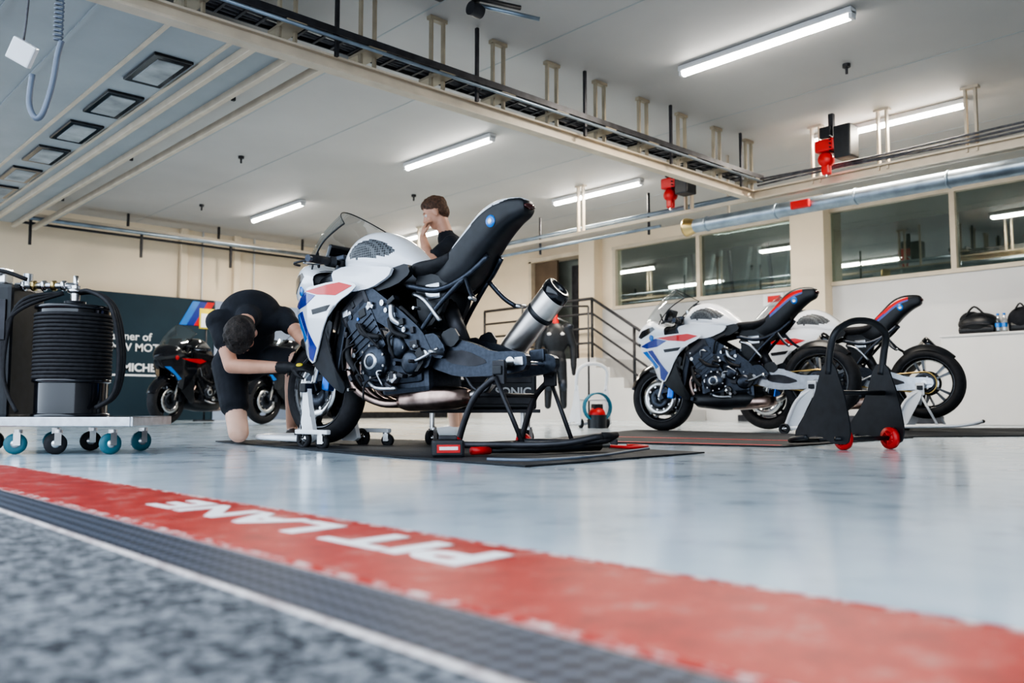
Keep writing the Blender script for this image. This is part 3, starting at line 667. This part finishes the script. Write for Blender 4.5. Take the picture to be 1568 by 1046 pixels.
place_bike('sport_motorcycle',m_mid,3.72,7.6,-.82,.57,.12,.005)
place_bike('black_motorcycle',m_dark,-3.92,12.3,-.35,-.94,.05,.0)
place_bike('black_motorcycle',m_dark,-2.55,12.5,-.5,-.86,.05,.0)
# ------------------------------------------------------------ stands
def caster(b,x,y,z,r,mt,fork=steel,a=0):
    d=V((math.cos(a),math.sin(a),0)); n=V((-d.y,d.x,0)); c=V((x,y,r+z))
    b.lathe([(0,-.012),(r*.6,-.014),(r,-.011),(r,.011),(r*.6,.014),(0,.012)],c,n,mt,20)
    b.lathe([(0,-.015),(r*.4,-.015),(r*.4,.015),(0,.015)],c,n,steel,14)
    for sd in(1,-1): b.box(c+n*.02*sd+V((0,0,r*.45))+d*.006,(.03,.004,r*1.2),fork,R=Euler((0,0,a)))
    b.cyl(c+V((0,0,r*1.0))+d*.01,c+V((0,0,r*1.35))+d*.01,.02,fork,12)
def wheelr(b,c,r,w,mt,ax=(0,1,0),hub=dark):
    b.lathe([(r*.62,-w),(r,-w*.8),(r,w*.8),(r*.62,w),(r*.62,-w)],c,ax,mt,24)
    b.lathe([(0,-w*.7),(r*.62,-w*.7),(r*.62,w*.7),(0,w*.7)],c,ax,hub,20)
    a_=V(ax); u=a_.orthogonal().normalized(); w_=a_.cross(u)
    for i in range(5):
        d=u*math.cos(i*1.257)+w_*math.sin(i*1.257); b.tube([V(c)+d*r*.15+a_*w*.75,V(c)+d*r*.7+a_*w*.75],r*.09,mt,6); b.tube([V(c)+d*r*.15-a_*w*.75,V(c)+d*r*.7-a_*w*.75],r*.09,mt,6)
def bikeframe(l,d,dl,dd): return Matrix.Translation(W(l,d,0))@Matrix.Rotation(yaw_of(dl,dd),4,'Z')
def rear_stand(name,M,fr,wc,hub,zs,plate=False):
    b=B()
    for sd in(1,-1):
        wheelr(b,(.26,sd*.27,.045),.045,.014,wc,hub=hub)
        b.tube([(.26,sd*.245,.05),(.22,sd*.245,.16),(.16,sd*.235,.28),(.06,sd*.22,.36)],.015,fr,10,k=4)
        b.box((.05,sd*.205,zs-.03),(.07,.02,.11),fr,bev=.006); b.box((.05,sd*.20,zs-.02),(.05,.05,.04),blk,bev=.006)
        b.tube([(.26,sd*.245,.05),(.05,sd*.24,.055),(-.25,sd*.18,.065),(-.40,sd*.06,.10)],.015,fr,10,k=4)
        b.tube([(.06,sd*.22,.36),(-.08,sd*.20,.06)],.011,fr,8)
        if plate: b.panel([(.30,.03),(.18,.03),(.02,.34),(.07,.38),(.14,.34)],.235,fr,th=.01,sides=(sd,))
    b.tube([(.27,-.26,.045),(.27,.26,.045)],.012,fr,8); b.tube([(-.40,-.06,.10),(-.40,.06,.10)],.015,rub,8); b.tube([(.16,-.235,.28),(.16,.235,.28)],.011,fr,8) if not plate else None
    return b.obj(name,M)
Mm=bikeframe(.105,4.0,-.8,.6)
rear_stand('paddock_stand',Mm,dark,redp,dark,.41)
for l,d in((2.6,7.1),(3.72,7.6)): rear_stand('paddock_stand',bikeframe(l,d,-.82,.57),steelw,blk,steel,.41,True)
def front_stand(M):
    b=B()
    for sd in(1,-1):
        y=sd*.17
        b.panel([(1.34,.03),(1.50,.03),(1.47,.12),(1.45,.30),(1.47,.36),(1.42,.37),(1.41,.28),(1.37,.12)],abs(y),steelw,th=.03,sides=(sd,),smo=1)
        b.tube([(1.42,y,.045),(1.62,y*1.2,.05),(1.86,y*.9,.05)],.017,steelw,10,k=4)
        wheelr(b,(1.38,sd*.215,.05),.05,.014,rub,hub=steel)
        b.box((1.44,sd*.155,.33),(.05,.06,.05),blk,bev=.006)
        caster(b,1.20,sd*.24,0,.035,rub,steel,.4); b.box((1.30,sd*.225,.09),(.26,.03,.025),steelw,bev=.006)
    b.tube([(1.86,-.155,.05),(1.92,0,.05),(1.86,.155,.05)],.017,steelw,10,k=5); b.tube([(1.62,-.2,.05),(1.62,.2,.05)],.014,steelw,8)
    b.obj('front_wheel_stand',M)
front_stand(Mm)
def upright_stand(name,M,fr,wc,hub,r=.06,hose=False,hw=.15,sx=1.0):
    b=B()
    for sd in(1,-1):
        b.T=Matrix.Translation((0,sd*hw,0))
        b.panel([(x*sx,z) for x,z in [(-.25,.045),(-.24,.10),(-.12,.26),(-.05,.46),(.02,.46),(.08,.28),(.11,.10),(.09,.03),(0,.03),(-.08,.07)]],0.0045,fr,th=.009,sides=(1,),smo=1)
        wheelr(b,(.05,-sd*.022,r),r,.016,wc,hub=hub); b.T=Matrix.Identity(4)
    b.tube([(-.02,-hw,.40),(.0,-hw-.005,.52),(.03,-hw+.01,.62),(.04,-.07,.68),(.04,.07,.68),(.03,hw-.01,.62),(.0,hw+.005,.52),(-.02,hw,.40)],.019,fr,12,k=5)
    b.tube([(.05,-hw-.03,r),(.05,hw+.03,r)],.012,fr,8); b.tube([(.0,-hw,.30),(.0,hw,.30)],.013,fr,8)
    for sd in(1,-1): b.tube([(-.20,sd*hw,.06),(-.32,sd*hw,.045),(-.44,sd*.10,.03)],.014,fr,8,k=4)
    b.tube([(-.44,-.10,.03),(-.44,.10,.03)],.014,fr,8)
    if hose:
        for i in range(4): 
            b.tube([(.12+.02*i,.15*math.cos(a),.22+.15*math.sin(a)) for a in [j*.314 for j in range(20)]],.009,greenb,8,closed=True)
        b.sph((.14,0,.14),(.09,.09,.09),redp); b.cyl((.14,0,.0),(.14,0,.14),.10,blk,20); b.box((.14,0,.22),(.1,.1,.07),blk,bev=.01)
    return b.obj(name,M)
upright_stand('folded_paddock_stand',Matrix.Translation(W(1.865,4.6,0))@Matrix.Rotation(yaw_of(.36,-.93),4,'Z'),blk,redp,redp,.058,hw=.18,sx=1.2)
upright_stand('folded_paddock_stand',Matrix.Translation(W(.86,9.2,0))@Matrix.Rotation(yaw_of(.3,-1),4,'Z'),steelw,blk,steel,.05,True,hw=.17)
# ------------------------------------------------------------ mats
def matobj(name,pts,red_edge=None):
    b=B(); Q=[W(*p) for p in pts]; b.prism([(q.x,q.y) for q in Q],0.002,.008,matm)
    if red_edge:
        for a,c,w in red_edge:
            A,C=W(*a),W(*c); d=(C-A).normalized(); n=V((-d.y,d.x,0))*w; b.prism([(A.x,A.y),(C.x,C.y),(C.x+n.x,C.y+n.y),(A.x+n.x,A.y+n.y)],.008,.0095,redp)
    return b.obj(name)
matobj('garage_floor_mat',[(-.66,3.95),(.05,3.2),(.93,4.15),(.10,5.1),(-1.3,6.1),(-1.9,5.5)])
matobj('striped_floor_mat',[(.12,5.6),(1.50,4.75),(2.9,6.2),(1.2,8.2)],[((.14,5.65),(1.5,4.82),.07),((.6,6.3),(1.9,5.4),.06)])
matobj('garage_floor_mat',[(2.7,6.3),(4.4,6.6),(5.6,8.9),(3.4,8.9)])
# ------------------------------------------------------------ drum trolley
M=Matrix.Translation(W(-2.31,4.25,0)); Rz=Matrix.Rotation(-.75,4,'Z')
e=empty('drum_trolley',M@Rz)
b=B(); zp=.15
b.box((0.06,0,zp),(.90,.44,.03),met,bev=.005)
for y in(-.23,.23): b.box((0.06,y,zp+.005),(.92,.02,.045),met,bev=.004)
for x in(-.4,.52): b.box((x,0,zp+.005),(.02,.46,.045),met,bev=.004)
for x in(-.36,-.05,.14,.40):
    for y in(-.17,.17): caster(b,x,y,0,.05,teal if x in(.40,-.05) else rub,steel,.5+x)
b.obj('platform',None,e)
b=B(); cx=.12
b.cyl((cx,0,zp+.015),(cx,0,zp+.57),.165,blkg,40)
for z in(.02,.19,.55): b.lathe([(.165,-.012),(.178,-.006),(.178,.006),(.165,.012)],(cx,0,zp+z+.012),(0,0,1),blkg,40)
for i in range(17): b.lathe([(.166,0)]+[(.17+.010*math.sin(a),-.010*math.cos(a)) for a in [j*math.pi/6 for j in range(7)]]+[(.166,0)],(cx,0,zp+.22+.019*i),(0,0,1),rub,40)
b.lathe([(0,.60),(.05,.60),(.05,.575),(.12,.57),(.15,.57)],(cx,0,zp),(0,0,1),blk,30)
b.cyl((cx,0,zp+.59),(cx,0,zp+.68),.022,steel,16); b.lathe([(.022,0),(.035,.005),(.035,.02),(.022,.025)],(cx,0,zp+.64),(0,0,1),steel,16)
b.tube([(cx,0,zp+.68),(cx-.12,0,zp+.68),(cx-.30,.0,zp+.68)],.016,met,12); b.tube([(cx,0,zp+.66),(cx,0,zp+.73)],.012,steel,10)
for i in range(5): b.lathe([(.016,0),(.027,.004),(.027,.02),(.016,.024)],(cx-.07-.05*i,0,zp+.68),(1,0,0),brass if i%2 else steel,8)
b.cyl((cx-.24,-.0,zp+.68),(cx-.24,0,zp+.74),.022,met,12)
b.obj('drum',None,e)
b=B()
for q in range(3):
    b.tube([(cx,0,zp+.64),(cx+.08,.06-.04*q,zp+.65),(cx+.20+.01*q,.02-.05*q,zp+.56),(cx+.245+.01*q,.02-.05*q,zp+.33),(cx+.225+.01*q,-.04*q,zp+.14),(cx+.17,-.1,zp+.07)],.011,rub,8,k=6)
    b.tube([(cx-.05,-.02,zp+.64),(cx-.2,-.1,zp+.60-.02*q),(cx-.27-.01*q,-.1,zp+.45),(cx-.28,-.1,zp+.2),(cx-.2,-.12,zp+.05)],.010,rub,8,k=6)
b.obj('hose_loops',None,e)
b=B(); b.box((-.25,.05,zp+.35),(.22,.30,.66),blk,bev=.02); b.box((-.25,-.11,zp+.50),(.18,.01,.2),dark,bev=.003); b.box((-.25,-.04,zp+.72),(.12,.08,.08),steel,bev=.01); b.tube([(-.3,-.1,zp+.70),(-.2,-.12,zp+.74),(-.08,-.08,zp+.70)],.01,rub,8,k=4)
b.obj('pump_cabinet',None,e)
# ------------------------------------------------------------ tool trolley
e=empty('tool_box',Matrix.Translation(W(-.20,5.15,0))@Matrix.Rotation(yaw_of(1,.1),4,'Z'))
b=B(); b.box((0,0,.33),(.66,.34,.24),blk,bev=.015); b.box((0,-.175,.40),(.60,.01,.07),dark,bev=.003); b.box((0,-.175,.29),(.60,.01,.10),dark,bev=.003)
b.box((0,0,.20),(.70,.36,.02),dark)
for x in(-.28,.28):
    for y in(-.13,.13): b.cyl((x,y,.1),(x,y,.20),.015,steel); caster(b,x,y,0,.045,rub,steel,.7)
b.obj('cabinet',None,e)
text('SONIC',.07,txtw,Matrix.Translation((.19,-.186,.31))@RT,'lettering',e,ext=.001,offset=.002); text('S9',.06,redp,Matrix.Translation((.03,-.186,.31))@RT,'lettering_red',e,ext=.001)
e=empty('torque_tool_case',Matrix.Translation(W(-.28,3.74,0))@Matrix.Rotation(yaw_of(1,.15),4,'Z'))
b=B(); b.box((0,0,.045),(.14,.10,.075),blk,bev=.012); b.box((0,-.052,.045),(.10,.004,.035),redp,bev=.001); b.box((0,-.055,.047),(.08,.002,.014),txtw); b.box((0,0,.09),(.08,.05,.02),dark,bev=.006); b.obj('shell',None,e)
b=B(); P=[W(-.10,3.85,.03),W(.10,3.92,.03),W(.30,4.05,.035),W(.42,4.15,.04)]; b.tube(P,[.012,.026],blk,10); b.tube([P[0],P[0]-W(.08,.05)],.018,redp,10); b.cyl(P[-1],P[-1]+W(.05,.04,.0),.014,steel); b.obj('torque_wrench')
b=B(); 
c=W(.38,4.75); b.box((c.x,c.y,.03),(.4,.10,.04),dark,R=Euler((0,0,yaw_of(1,.1))),bev=.01); b.tube([W(.50,4.5,.02),W(.60,4.35,.02),W(.7,4.45,.02),W(.62,4.6,.02)],.009,redp,8,k=4); b.tube([W(-.1,3.5,.012),W(.1,3.45,.012),W(.35,3.7,.012),W(.6,4.2,.012),W(.7,4.4,.012)],.007,hosem,8,k=6); b.obj('workshop_tools')
def led(px,X=11.45): return yat(px,X)
b=B(); y=led(1535); 
b.sph((0,0,.13),(.16,.24,.14),blk); b.sph((.02,.09,.17),(.14,.14,.12),cloth); b.box((0,0,.05),(.26,.42,.10),blk,bev=.04); b.tube([(-.1,-.12,.2),(-.14,0,.33),(-.1,.12,.22)],.012,rub,8,k=5); b.tube([(-.16,-.18,.1),(-.165,0,.12),(-.16,.18,.1)],.01,dark,6,k=3)
b.obj('duffel_bag',Matrix.Translation((11.45,y,1.125)))
b=B(); b.sph((0,0,.15),(.14,.17,.16),cloth); b.box((0,0,.06),(.24,.28,.12),blk,bev=.04); b.tube([(-.1,-.06,.26),(-.1,0,.34),(-.1,.06,.26)],.01,rub,8,k=4); b.obj('backpack',Matrix.Translation((11.5,led(1603),1.125)))
for px in(1565,1575):
    b=B(); b.lathe([(0,0),(.032,0),(.034,.02),(.034,.14),(.02,.18),(.014,.20),(.014,.22),(0,.22)],(0,0,0),(0,0,1),shield,16); b.cyl((0,0,.205),(0,0,.23),.016,lblue,12); b.cyl((0,0,.06),(0,0,.11),.035,lblue,16); b.obj('water_bottle',Matrix.Translation((11.33,led(px,11.33),1.125)))
# ============================================================ PEOPLE
class Body:
    def __init__(s): s.p=[]
    def cap(s,a,b,r1,r2,mt,bias=0.): s.p.append(('c',V(a),V(b),r1,r2,mt,bias))
    def ell(s,c,r,mt,R=None,bias=0.): s.p.append(('e',V(c),V(r),R or Matrix.Identity(3),mt,bias))
    def build(s,name,parent=None,vox=.0065,smooth=6):
        b=B(); tmp=mat0
        for q in s.p:
            if q[0]=='c':
                _,a,c,r1,r2,_m,_b=q; d=(c-a); L=d.length
                if L<1e-5: b.sph(a,r1,tmp); continue
                pr=[(1e-4,-r1)]+[(r1*math.sin(t),-r1*math.cos(t)) for t in (.5,1.0,1.4)]+[(r1,0),(r2,L)]+[(r2*math.cos(t),L+r2*math.sin(t)) for t in (.3,.8,1.2)]+[(1e-4,L+r2)]
                ax=d.normalized(); u=ax.orthogonal().normalized(); w=ax.cross(u); n=16
                b.loft([[a+ax*h+(u*math.cos(2*math.pi*i/n)+w*math.sin(2*math.pi*i/n))*r for i in range(n)] for r,h in pr],tmp,cap=True)
            else:
                _,c,r,R,_m,_b=q; b.sph(c,tuple(r),tmp,R,n=14)
        o=bpy.data.objects.new(name,b.mesh(name)); scene.collection.objects.link(o)
        rm=o.modifiers.new('r','REMESH'); rm.mode='VOXEL'; rm.voxel_size=vox
        sm=o.modifiers.new('s','SMOOTH'); sm.factor=.5; sm.iterations=smooth
        dg=bpy.context.evaluated_depsgraph_get(); me=bpy.data.meshes.new_from_object(o.evaluated_get(dg))
        o.modifiers.clear(); o.data=me; me.materials.clear()
        mats=[]
        for q in s.p:
            m_=q[5] if q[0]=='c' else q[4]
            if m_ not in mats: mats.append(m_)
        for m in mats: me.materials.append(m)
        nf=len(me.polygons); C=np.empty(nf*3); me.polygons.foreach_get('center',C); C=C.reshape(-1,3)
        best=np.full(nf,9.); idx=np.zeros(nf,int)
        for q in s.p:
            if q[0]=='c':
                a=np.array(q[1]); d=np.array(q[2]-q[1]); L2=max(d.dot(d),1e-9)
                t=np.clip((C-a)@d/L2,0,1); D=np.linalg.norm(C-a-t[:,None]*d,axis=1)-(q[3]+(q[4]-q[3])*t); k=mats.index(q[5])
            else:
                Rm=np.array(q[3]); l=(C-np.array(q[1]))@Rm; r=np.array(q[2]); n=np.linalg.norm(l/r,axis=1)+1e-9
                D=(n-1)*np.linalg.norm(l,axis=1)/n; k=mats.index(q[4])
            D=D-q[-1]; msk=D<best; best[msk]=D[msk]; idx[msk]=k
        me.polygons.foreach_set('material_index',idx.tolist()); me.polygons.foreach_set('use_smooth',[True]*nf); me.update()
        if parent: o.parent=parent
        return o
mat0=mat('undercoat',(.5,.5,.5))
def frame(f,up):
    x=V(f).normalized(); y=V(up).normalized().cross(x).normalized(); z=x.cross(y); return Matrix((x,y,z)).transposed()
def head(bd,c,R,sk,hr,extras,hs=1.0):
    c=V(c); P=lambda x,y,z:c+R@V((x,y,z))
    bd.ell(P(-.01,0,.03),(.094,.074,.093),sk,R); bd.ell(P(.022,0,-.03),(.070,.058,.085),sk,R); bd.ell(P(.04,0,-.085),(.042,.04,.032),sk,R)
    bd.cap(P(.090,0,.012),P(.108,0,-.024),.008,.013,sk)
    bd.cap(P(.081,-.035,.028),P(.081,.035,.028),.010,.010,sk)
    for s in(1,-1):
        bd.ell(P(-.005,s*.077,-.012),(.02,.010,.032),sk,R,.001); bd.ell(P(.055,s*.036,-.03),(.03,.026,.03),sk,R)
        bd.cap(P(.090,s*.018,.032),P(.080,s*.048,.030),.006,.005,hr)
    bd.ell(P(-.022,0,.052),(.096*hs,.080*hs,.080*hs),hr,R,.002); bd.ell(P(-.055,0,.0),(.056*hs,.071*hs,.074*hs),hr,R,.002); bd.ell(P(.035,0,.090),(.050,.060,.034),hr,R,.002)
    if hs>1: bd.ell(P(-.03,0,-.01),(.07,.079,.055),hr,R,.0)
    rnd=random.Random(5)
    for i in range(60):
        a=rnd.uniform(0,6.28); q=rnd.uniform(0,1.4); d=V((math.sin(q)*math.cos(a)*.094,math.sin(q)*math.sin(a)*.078,math.cos(q)*.080))*hs; b0=V((-.02,0,.052))+d
        if b0.x<.070: bd.cap(P(*b0),P(*(b0+V((.016,rnd.uniform(-.01,.01),.006)))),.009,.005,hr)
    bd.cap(P(.078,-.018,-.062),P(.078,.018,-.062),.0075,.0075,lips)
    for s in(1,-1):
        extras.sph(P(.072,s*.031,.008),.0125,eyew,n=8); extras.sph(P(.0805,s*.031,.006),.0060,blk,n=6)
def hand(bd,w,f,n,ts,mt,curl=.5,sc=1.):
    w=V(w); f=V(f).normalized(); n=(V(n)-f*V(n).dot(f)).normalized(); l=f.cross(n).normalized()
    R=Matrix((f,l,n)).transposed()
    bd.ell(w+f*.048*sc,(.052*sc,.040*sc,.017*sc),mt,R); bd.cap(w-f*.02,w+f*.02,.027*sc,.026*sc,mt)
    for i,(o,L) in enumerate(((-.030,.068),(-.010,.080),(.011,.076),(.031,.060))):
        o=-o*ts
        p=w+f*(.088-.004*abs(i-1.3))*sc+l*o*sc; d=f.copy(); bd.cap(w+f*.05*sc+l*o*.8*sc,p,.0105*sc,.0105*sc,mt)
        ang=0
        for sgm,cu in((.45,curl*.7),(.32,curl),(.25,curl)):
            ang+=cu; d=f*math.cos(ang)-n*math.sin(ang)
            q=p+d*L*sgm*sc*1.1; bd.cap(p,q,.0092*sc,.0085*sc,mt); p=q
    t0=w+f*.025*sc+l*ts*.032*sc; t1=t0+(f*.6+l*ts*.6-n*.35).normalized()*.042*sc; t2=t1+(f*.85+l*ts*.1-n*.5).normalized()*.034*sc
    bd.cap(t0,t1,.013*sc,.011*sc,mt); bd.cap(t1,t2,.011*sc,.009*sc,mt)
def fr2(x_,z_): 
    z=V(z_).normalized(); x=(V(x_)-z*V(x_).dot(z)).normalized(); y=z.cross(x); return Matrix((x,y,z)).transposed()
CB=.007
# --- kneeling mechanic
e=empty('kneeling_mechanic'); bd=Body(); ex=B()
pel=W(-1.66,5.28,.52); chest=W(-1.57,5.10,.77); neck=W(-1.545,4.97,.77)
F=(W(.35,-.75)).normalized()
side=W(.75,.45).normalized()
up=(chest-pel).normalized()
R1=fr2(F,up)
bd.ell(pel,(.13,.17,.15),cloth,R1,CB); bd.ell(pel.lerp(chest,.45)+V((0,0,.03)),(.125,.165,.18),cloth,R1,CB); bd.ell(chest+V((0,0,.0)),(.125,.185,.17),cloth,R1,CB)
LS=chest+side*.19+F*.05+V((0,0,-.01)); RS=chest-side*.19+F*.05+V((0,0,-.05))
bd.cap(LS,RS,.075,.075,cloth,CB)
hc=W(-1.525,4.79,.63)
nk=hc+V((0,0,.04))+W(0,.04)
bd.cap(neck,nk,.054,.050,skin); bd.cap(neck.lerp(chest,.5),neck.lerp(nk,.25),.088,.066,cloth,CB)
hf=(W(-.05,.40)+V((0,0,-1.0))); hu=(W(.10,-1.0)+V((0,0,-.40)))
head(bd,hc,frame(hf,hu),skin,hair,ex,1.05)
LE=W(-1.27,5.05,.66); LH=W(-1.165,4.88,.575)
RE=W(-1.60,4.86,.455); RH=W(-1.24,4.78,.445)
for S_,E_,H_,ts,nn in((LS,LE,LH,-1,V((0,0,1))),(RS,RE,RH,1,V((0,0,1)))):
    m_=S_.lerp(E_,.46); bd.cap(S_,m_,.066,.060,cloth,CB); bd.cap(m_,E_,.046,.042,skin); wr=E_.lerp(H_,.90); bd.cap(E_,E_.lerp(H_,.3),.042,.043,skin); bd.cap(E_.lerp(H_,.3),wr,.043,.030,skin)
    bd.cap(E_.lerp(H_,.84),E_.lerp(H_,.97),.034,.033,glove,.004)
    hd=((H_-E_).normalized()*.6+W(.7,0.05)).normalized()
    hand(bd,H_,hd,nn+W(-.1,-.6),ts,glove,.55,1.05)
    nv=(nn+W(-.1,-.6)); nv=(nv-hd*nv.dot(hd)).normalized()
    c_=H_+hd*.05+nv*.017; ex.sph(c_,(.020,.018,.006),yel,fr2(hd,nv))
RK=W(-1.60,5.02,.075); RHp=pel-side*.09+V((0,0,-.04)); bd.cap(RHp,RHp.lerp(RK,.60),.105,.086,cloth,CB); bd.cap(RHp.lerp(RK,.5),RK,.066,.060,skinp); RA=W(-1.72,5.40,.06); bd.cap(RK,RK.lerp(RA,.35),.058,.055,skinp); bd.cap(RK.lerp(RA,.35),RA,.055,.036,skinp); bd.cap(RA,RA+W(-.05,.16)+V((0,0,-.02)),.042,.036,blk)
LK=W(-1.30,5.10,.50); LHp=pel+side*.09; bd.cap(LHp,LHp.lerp(LK,.85),.10,.08,cloth,CB); bd.cap(LHp.lerp(LK,.8),LK,.064,.058,skinp); LA=W(-1.38,5.38,.10); bd.cap(LK,LK.lerp(LA,.4),.056,.055,skinp); bd.cap(LK.lerp(LA,.4),LA,.055,.036,skinp); bd.cap(LA+V((0,0,-.05)),LA+F*.16+V((0,0,-.06)),.042,.036,blk)
bd.build('body',e); ex.obj('eyes_and_patches',None,e)
# --- standing mechanic
e=empty('standing_mechanic'); bd=Body(); ex=B()
F=W(-1,0.05).normalized(); side=W(-.05,-1).normalized(); Dm=6.5
pel=W(-.45,Dm,.97); chest=W(-.445,Dm,1.34); neck=W(-.50,Dm,1.53)
R1=fr2(F,V((0,0,1)))
bd.ell(pel,(.12,.17,.13),cloth,R1,CB); bd.ell(pel.lerp(chest,.5),(.11,.155,.20),cloth,R1,CB); bd.ell(chest,(.12,.185,.19),cloth,R1,CB)
LS=chest+side*.19+V((0,0,.10)); RS=chest-side*.19+V((0,0,.10)); bd.cap(LS,RS,.07,.07,cloth,CB)
hc=W(-.590,Dm,1.715); bd.cap(neck,hc+F*-.03+V((0,0,-.02)),.058,.053,skin); bd.cap(chest+V((0,0,.1)),neck+V((0,0,-.02)),.10,.075,cloth,CB)
head(bd,hc,frame(F+V((0,0,-.5)),V((0,0,1))),skin,hairb,ex)
LE=W(-.60,6.20,1.29); LH=W(-.675,6.40,1.50); RE=W(-.62,6.72,1.22); RH=W(-.78,6.55,1.20)
for S_,E_,H_,ts,dr in((LS,LE,LH,1,V((0,0,1))+W(-.0,.3)),(RS,RE,RH,-1,W(-1,-.2))):
    m_=S_.lerp(E_,.62); bd.cap(S_,m_,.066,.06,cloth,CB); bd.cap(m_,E_,.046,.042,skin); bd.cap(E_,E_.lerp(H_,.3),.042,.042,skin); bd.cap(E_.lerp(H_,.3),H_,.042,.028,skin)
    hand(bd,H_,dr,W(-1,-.3) if ts==1 else V((0,0,1)),ts,skin,.5)
for sd in(1,-1):
    hp=pel+side*.09*sd+V((0,0,-.06)); kn=W(-.47,Dm,.50)+side*.11*sd; an=W(-.42,Dm,.09)+side*.13*sd
    bd.cap(hp,kn+V((0,0,.02)),.10,.078,cloth,CB); bd.cap(kn+V((0,0,.06)),kn,.060,.058,skinp); bd.cap(kn,kn.lerp(an,.35),.055,.056,skinp); bd.cap(kn.lerp(an,.35),an,.056,.036,skinp)
    bd.cap(an+V((0,0,-.045)),an+F*.17+V((0,0,-.055)),.045,.035,steelw)
bd.build('body',e); ex.obj('eyes',None,e)
# --- hanging race suit
bd=Body(); c=W(.66,12.9); r_=W(1,0).normalized(); R1=fr2(W(0,-1),V((0,0,1)))
P=lambda x,z,y=0:c+r_*x+V((0,0,z))+W(0,-1).normalized()*y
bd.ell(P(0,1.25),(.10,.20,.26),blk,R1); bd.ell(P(0,.95),(.09,.16,.2),blk,R1)
for s in(1,-1):
    bd.cap(P(s*.18,1.42),P(s*.27,1.12),.075,.06,blk); bd.cap(P(s*.27,1.12),P(s*.27,.82,.05),.06,.045,blk); bd.cap(P(s*.27,.82,.05),P(s*.27,.72,.05),.04,.03,glove)
    bd.cap(P(s*.08,.9),P(s*.11,.52),.09,.07,blk); bd.cap(P(s*.11,.52),P(s*.12,.24),.065,.05,blk); bd.ell(P(s*.11,.55,.05),(.05,.06,.09),dmet,R1); bd.ell(P(s*.21,1.44),(.08,.07,.05),dmet,R1)
    bd.ell(P(s*.10,1.32,.085),(.015,.03,.018),txtw,R1)
bd.cap(P(0,1.5),P(0,1.62),.05,.03,redp); 
e=empty('race_suit_on_rack')
bd.build('race_suit',e,vox=.012,smooth=3)
b=B(); b.tube([P(-.2,1.5),P(0,1.58),P(.2,1.5)],.01,steel,8); b.tube([P(0,1.58),P(0,1.75)],.006,steel,8); b.tube([P(-.5,1.75),P(.5,1.75)],.015,dark,8)
for s in(-.5,.5): b.tube([P(s,1.75),P(s,.02)],.015,dark,8); b.tube([P(s,.015,-.25),P(s,.015,.25)],.015,dark,8)
b.obj('rack',None,e)
# ============================================================ LIGHT / CAMERA
w=bpy.data.worlds.new('World'); scene.world=w; w.use_nodes=True; nt=w.node_tree
bg=nt.nodes['Background']; bg.inputs[0].default_value=(.76,.87,1.0,1); bg.inputs[1].default_value=2.0
def area(name,loc,rot,sx,sy,en,col):
    l=bpy.data.lights.new(name,'AREA'); l.shape='RECTANGLE'; l.size=sx; l.size_y=sy; l.energy=en; l.color=col
    o=bpy.data.objects.new(name,l); o.location=loc; o.rotation_euler=rot; scene.collection.objects.link(o); return o
for i,(x,y) in enumerate(((6.27,3.6),(6.27,7.8),(6.27,12.1),(9,7.9),(9,3.8),(9,12))):
    area('tube_light_lamp',(x,y,ZC-.10),(0,0,0),.08,1.5,46,(1,.90,.76))
for y in (1.5,8): area('back_room_fill',(XW+1.8,y,3.45),(0,0,0),.2,2,34,(1,.95,.88))  # unseen fill lights, added to brighten the view through the windows
l=bpy.data.lights.new('sun','SUN'); l.energy=1.0; l.angle=.1; l.color=(1,.95,.88); o=bpy.data.objects.new('sun',l); scene.collection.objects.link(o); o.rotation_euler=(math.radians(50),0,math.radians(110))
cam=bpy.data.cameras.new('camera'); co=bpy.data.objects.new('camera',cam); scene.collection.objects.link(co); scene.camera=co
cam.lens=30; cam.sensor_width=36; cam.clip_start=.02
yawF=math.atan2(.7305,.683); tilt=math.radians(4.375)
fwd=V((math.cos(yawF)*math.cos(tilt),math.sin(yawF)*math.cos(tilt),math.sin(tilt)))
co.location=(0,0,.225)
co.rotation_euler=fwd.to_track_quat('-Z','Y').to_euler()
cam.dof.use_dof=True; cam.dof.focus_distance=4.5; cam.dof.aperture_fstop=2.5
scene.view_settings.view_transform='AgX'
try: scene.view_settings.look='AgX - High Contrast'
except Exception as ex_: print(ex_)
scene.view_settings.exposure=.70
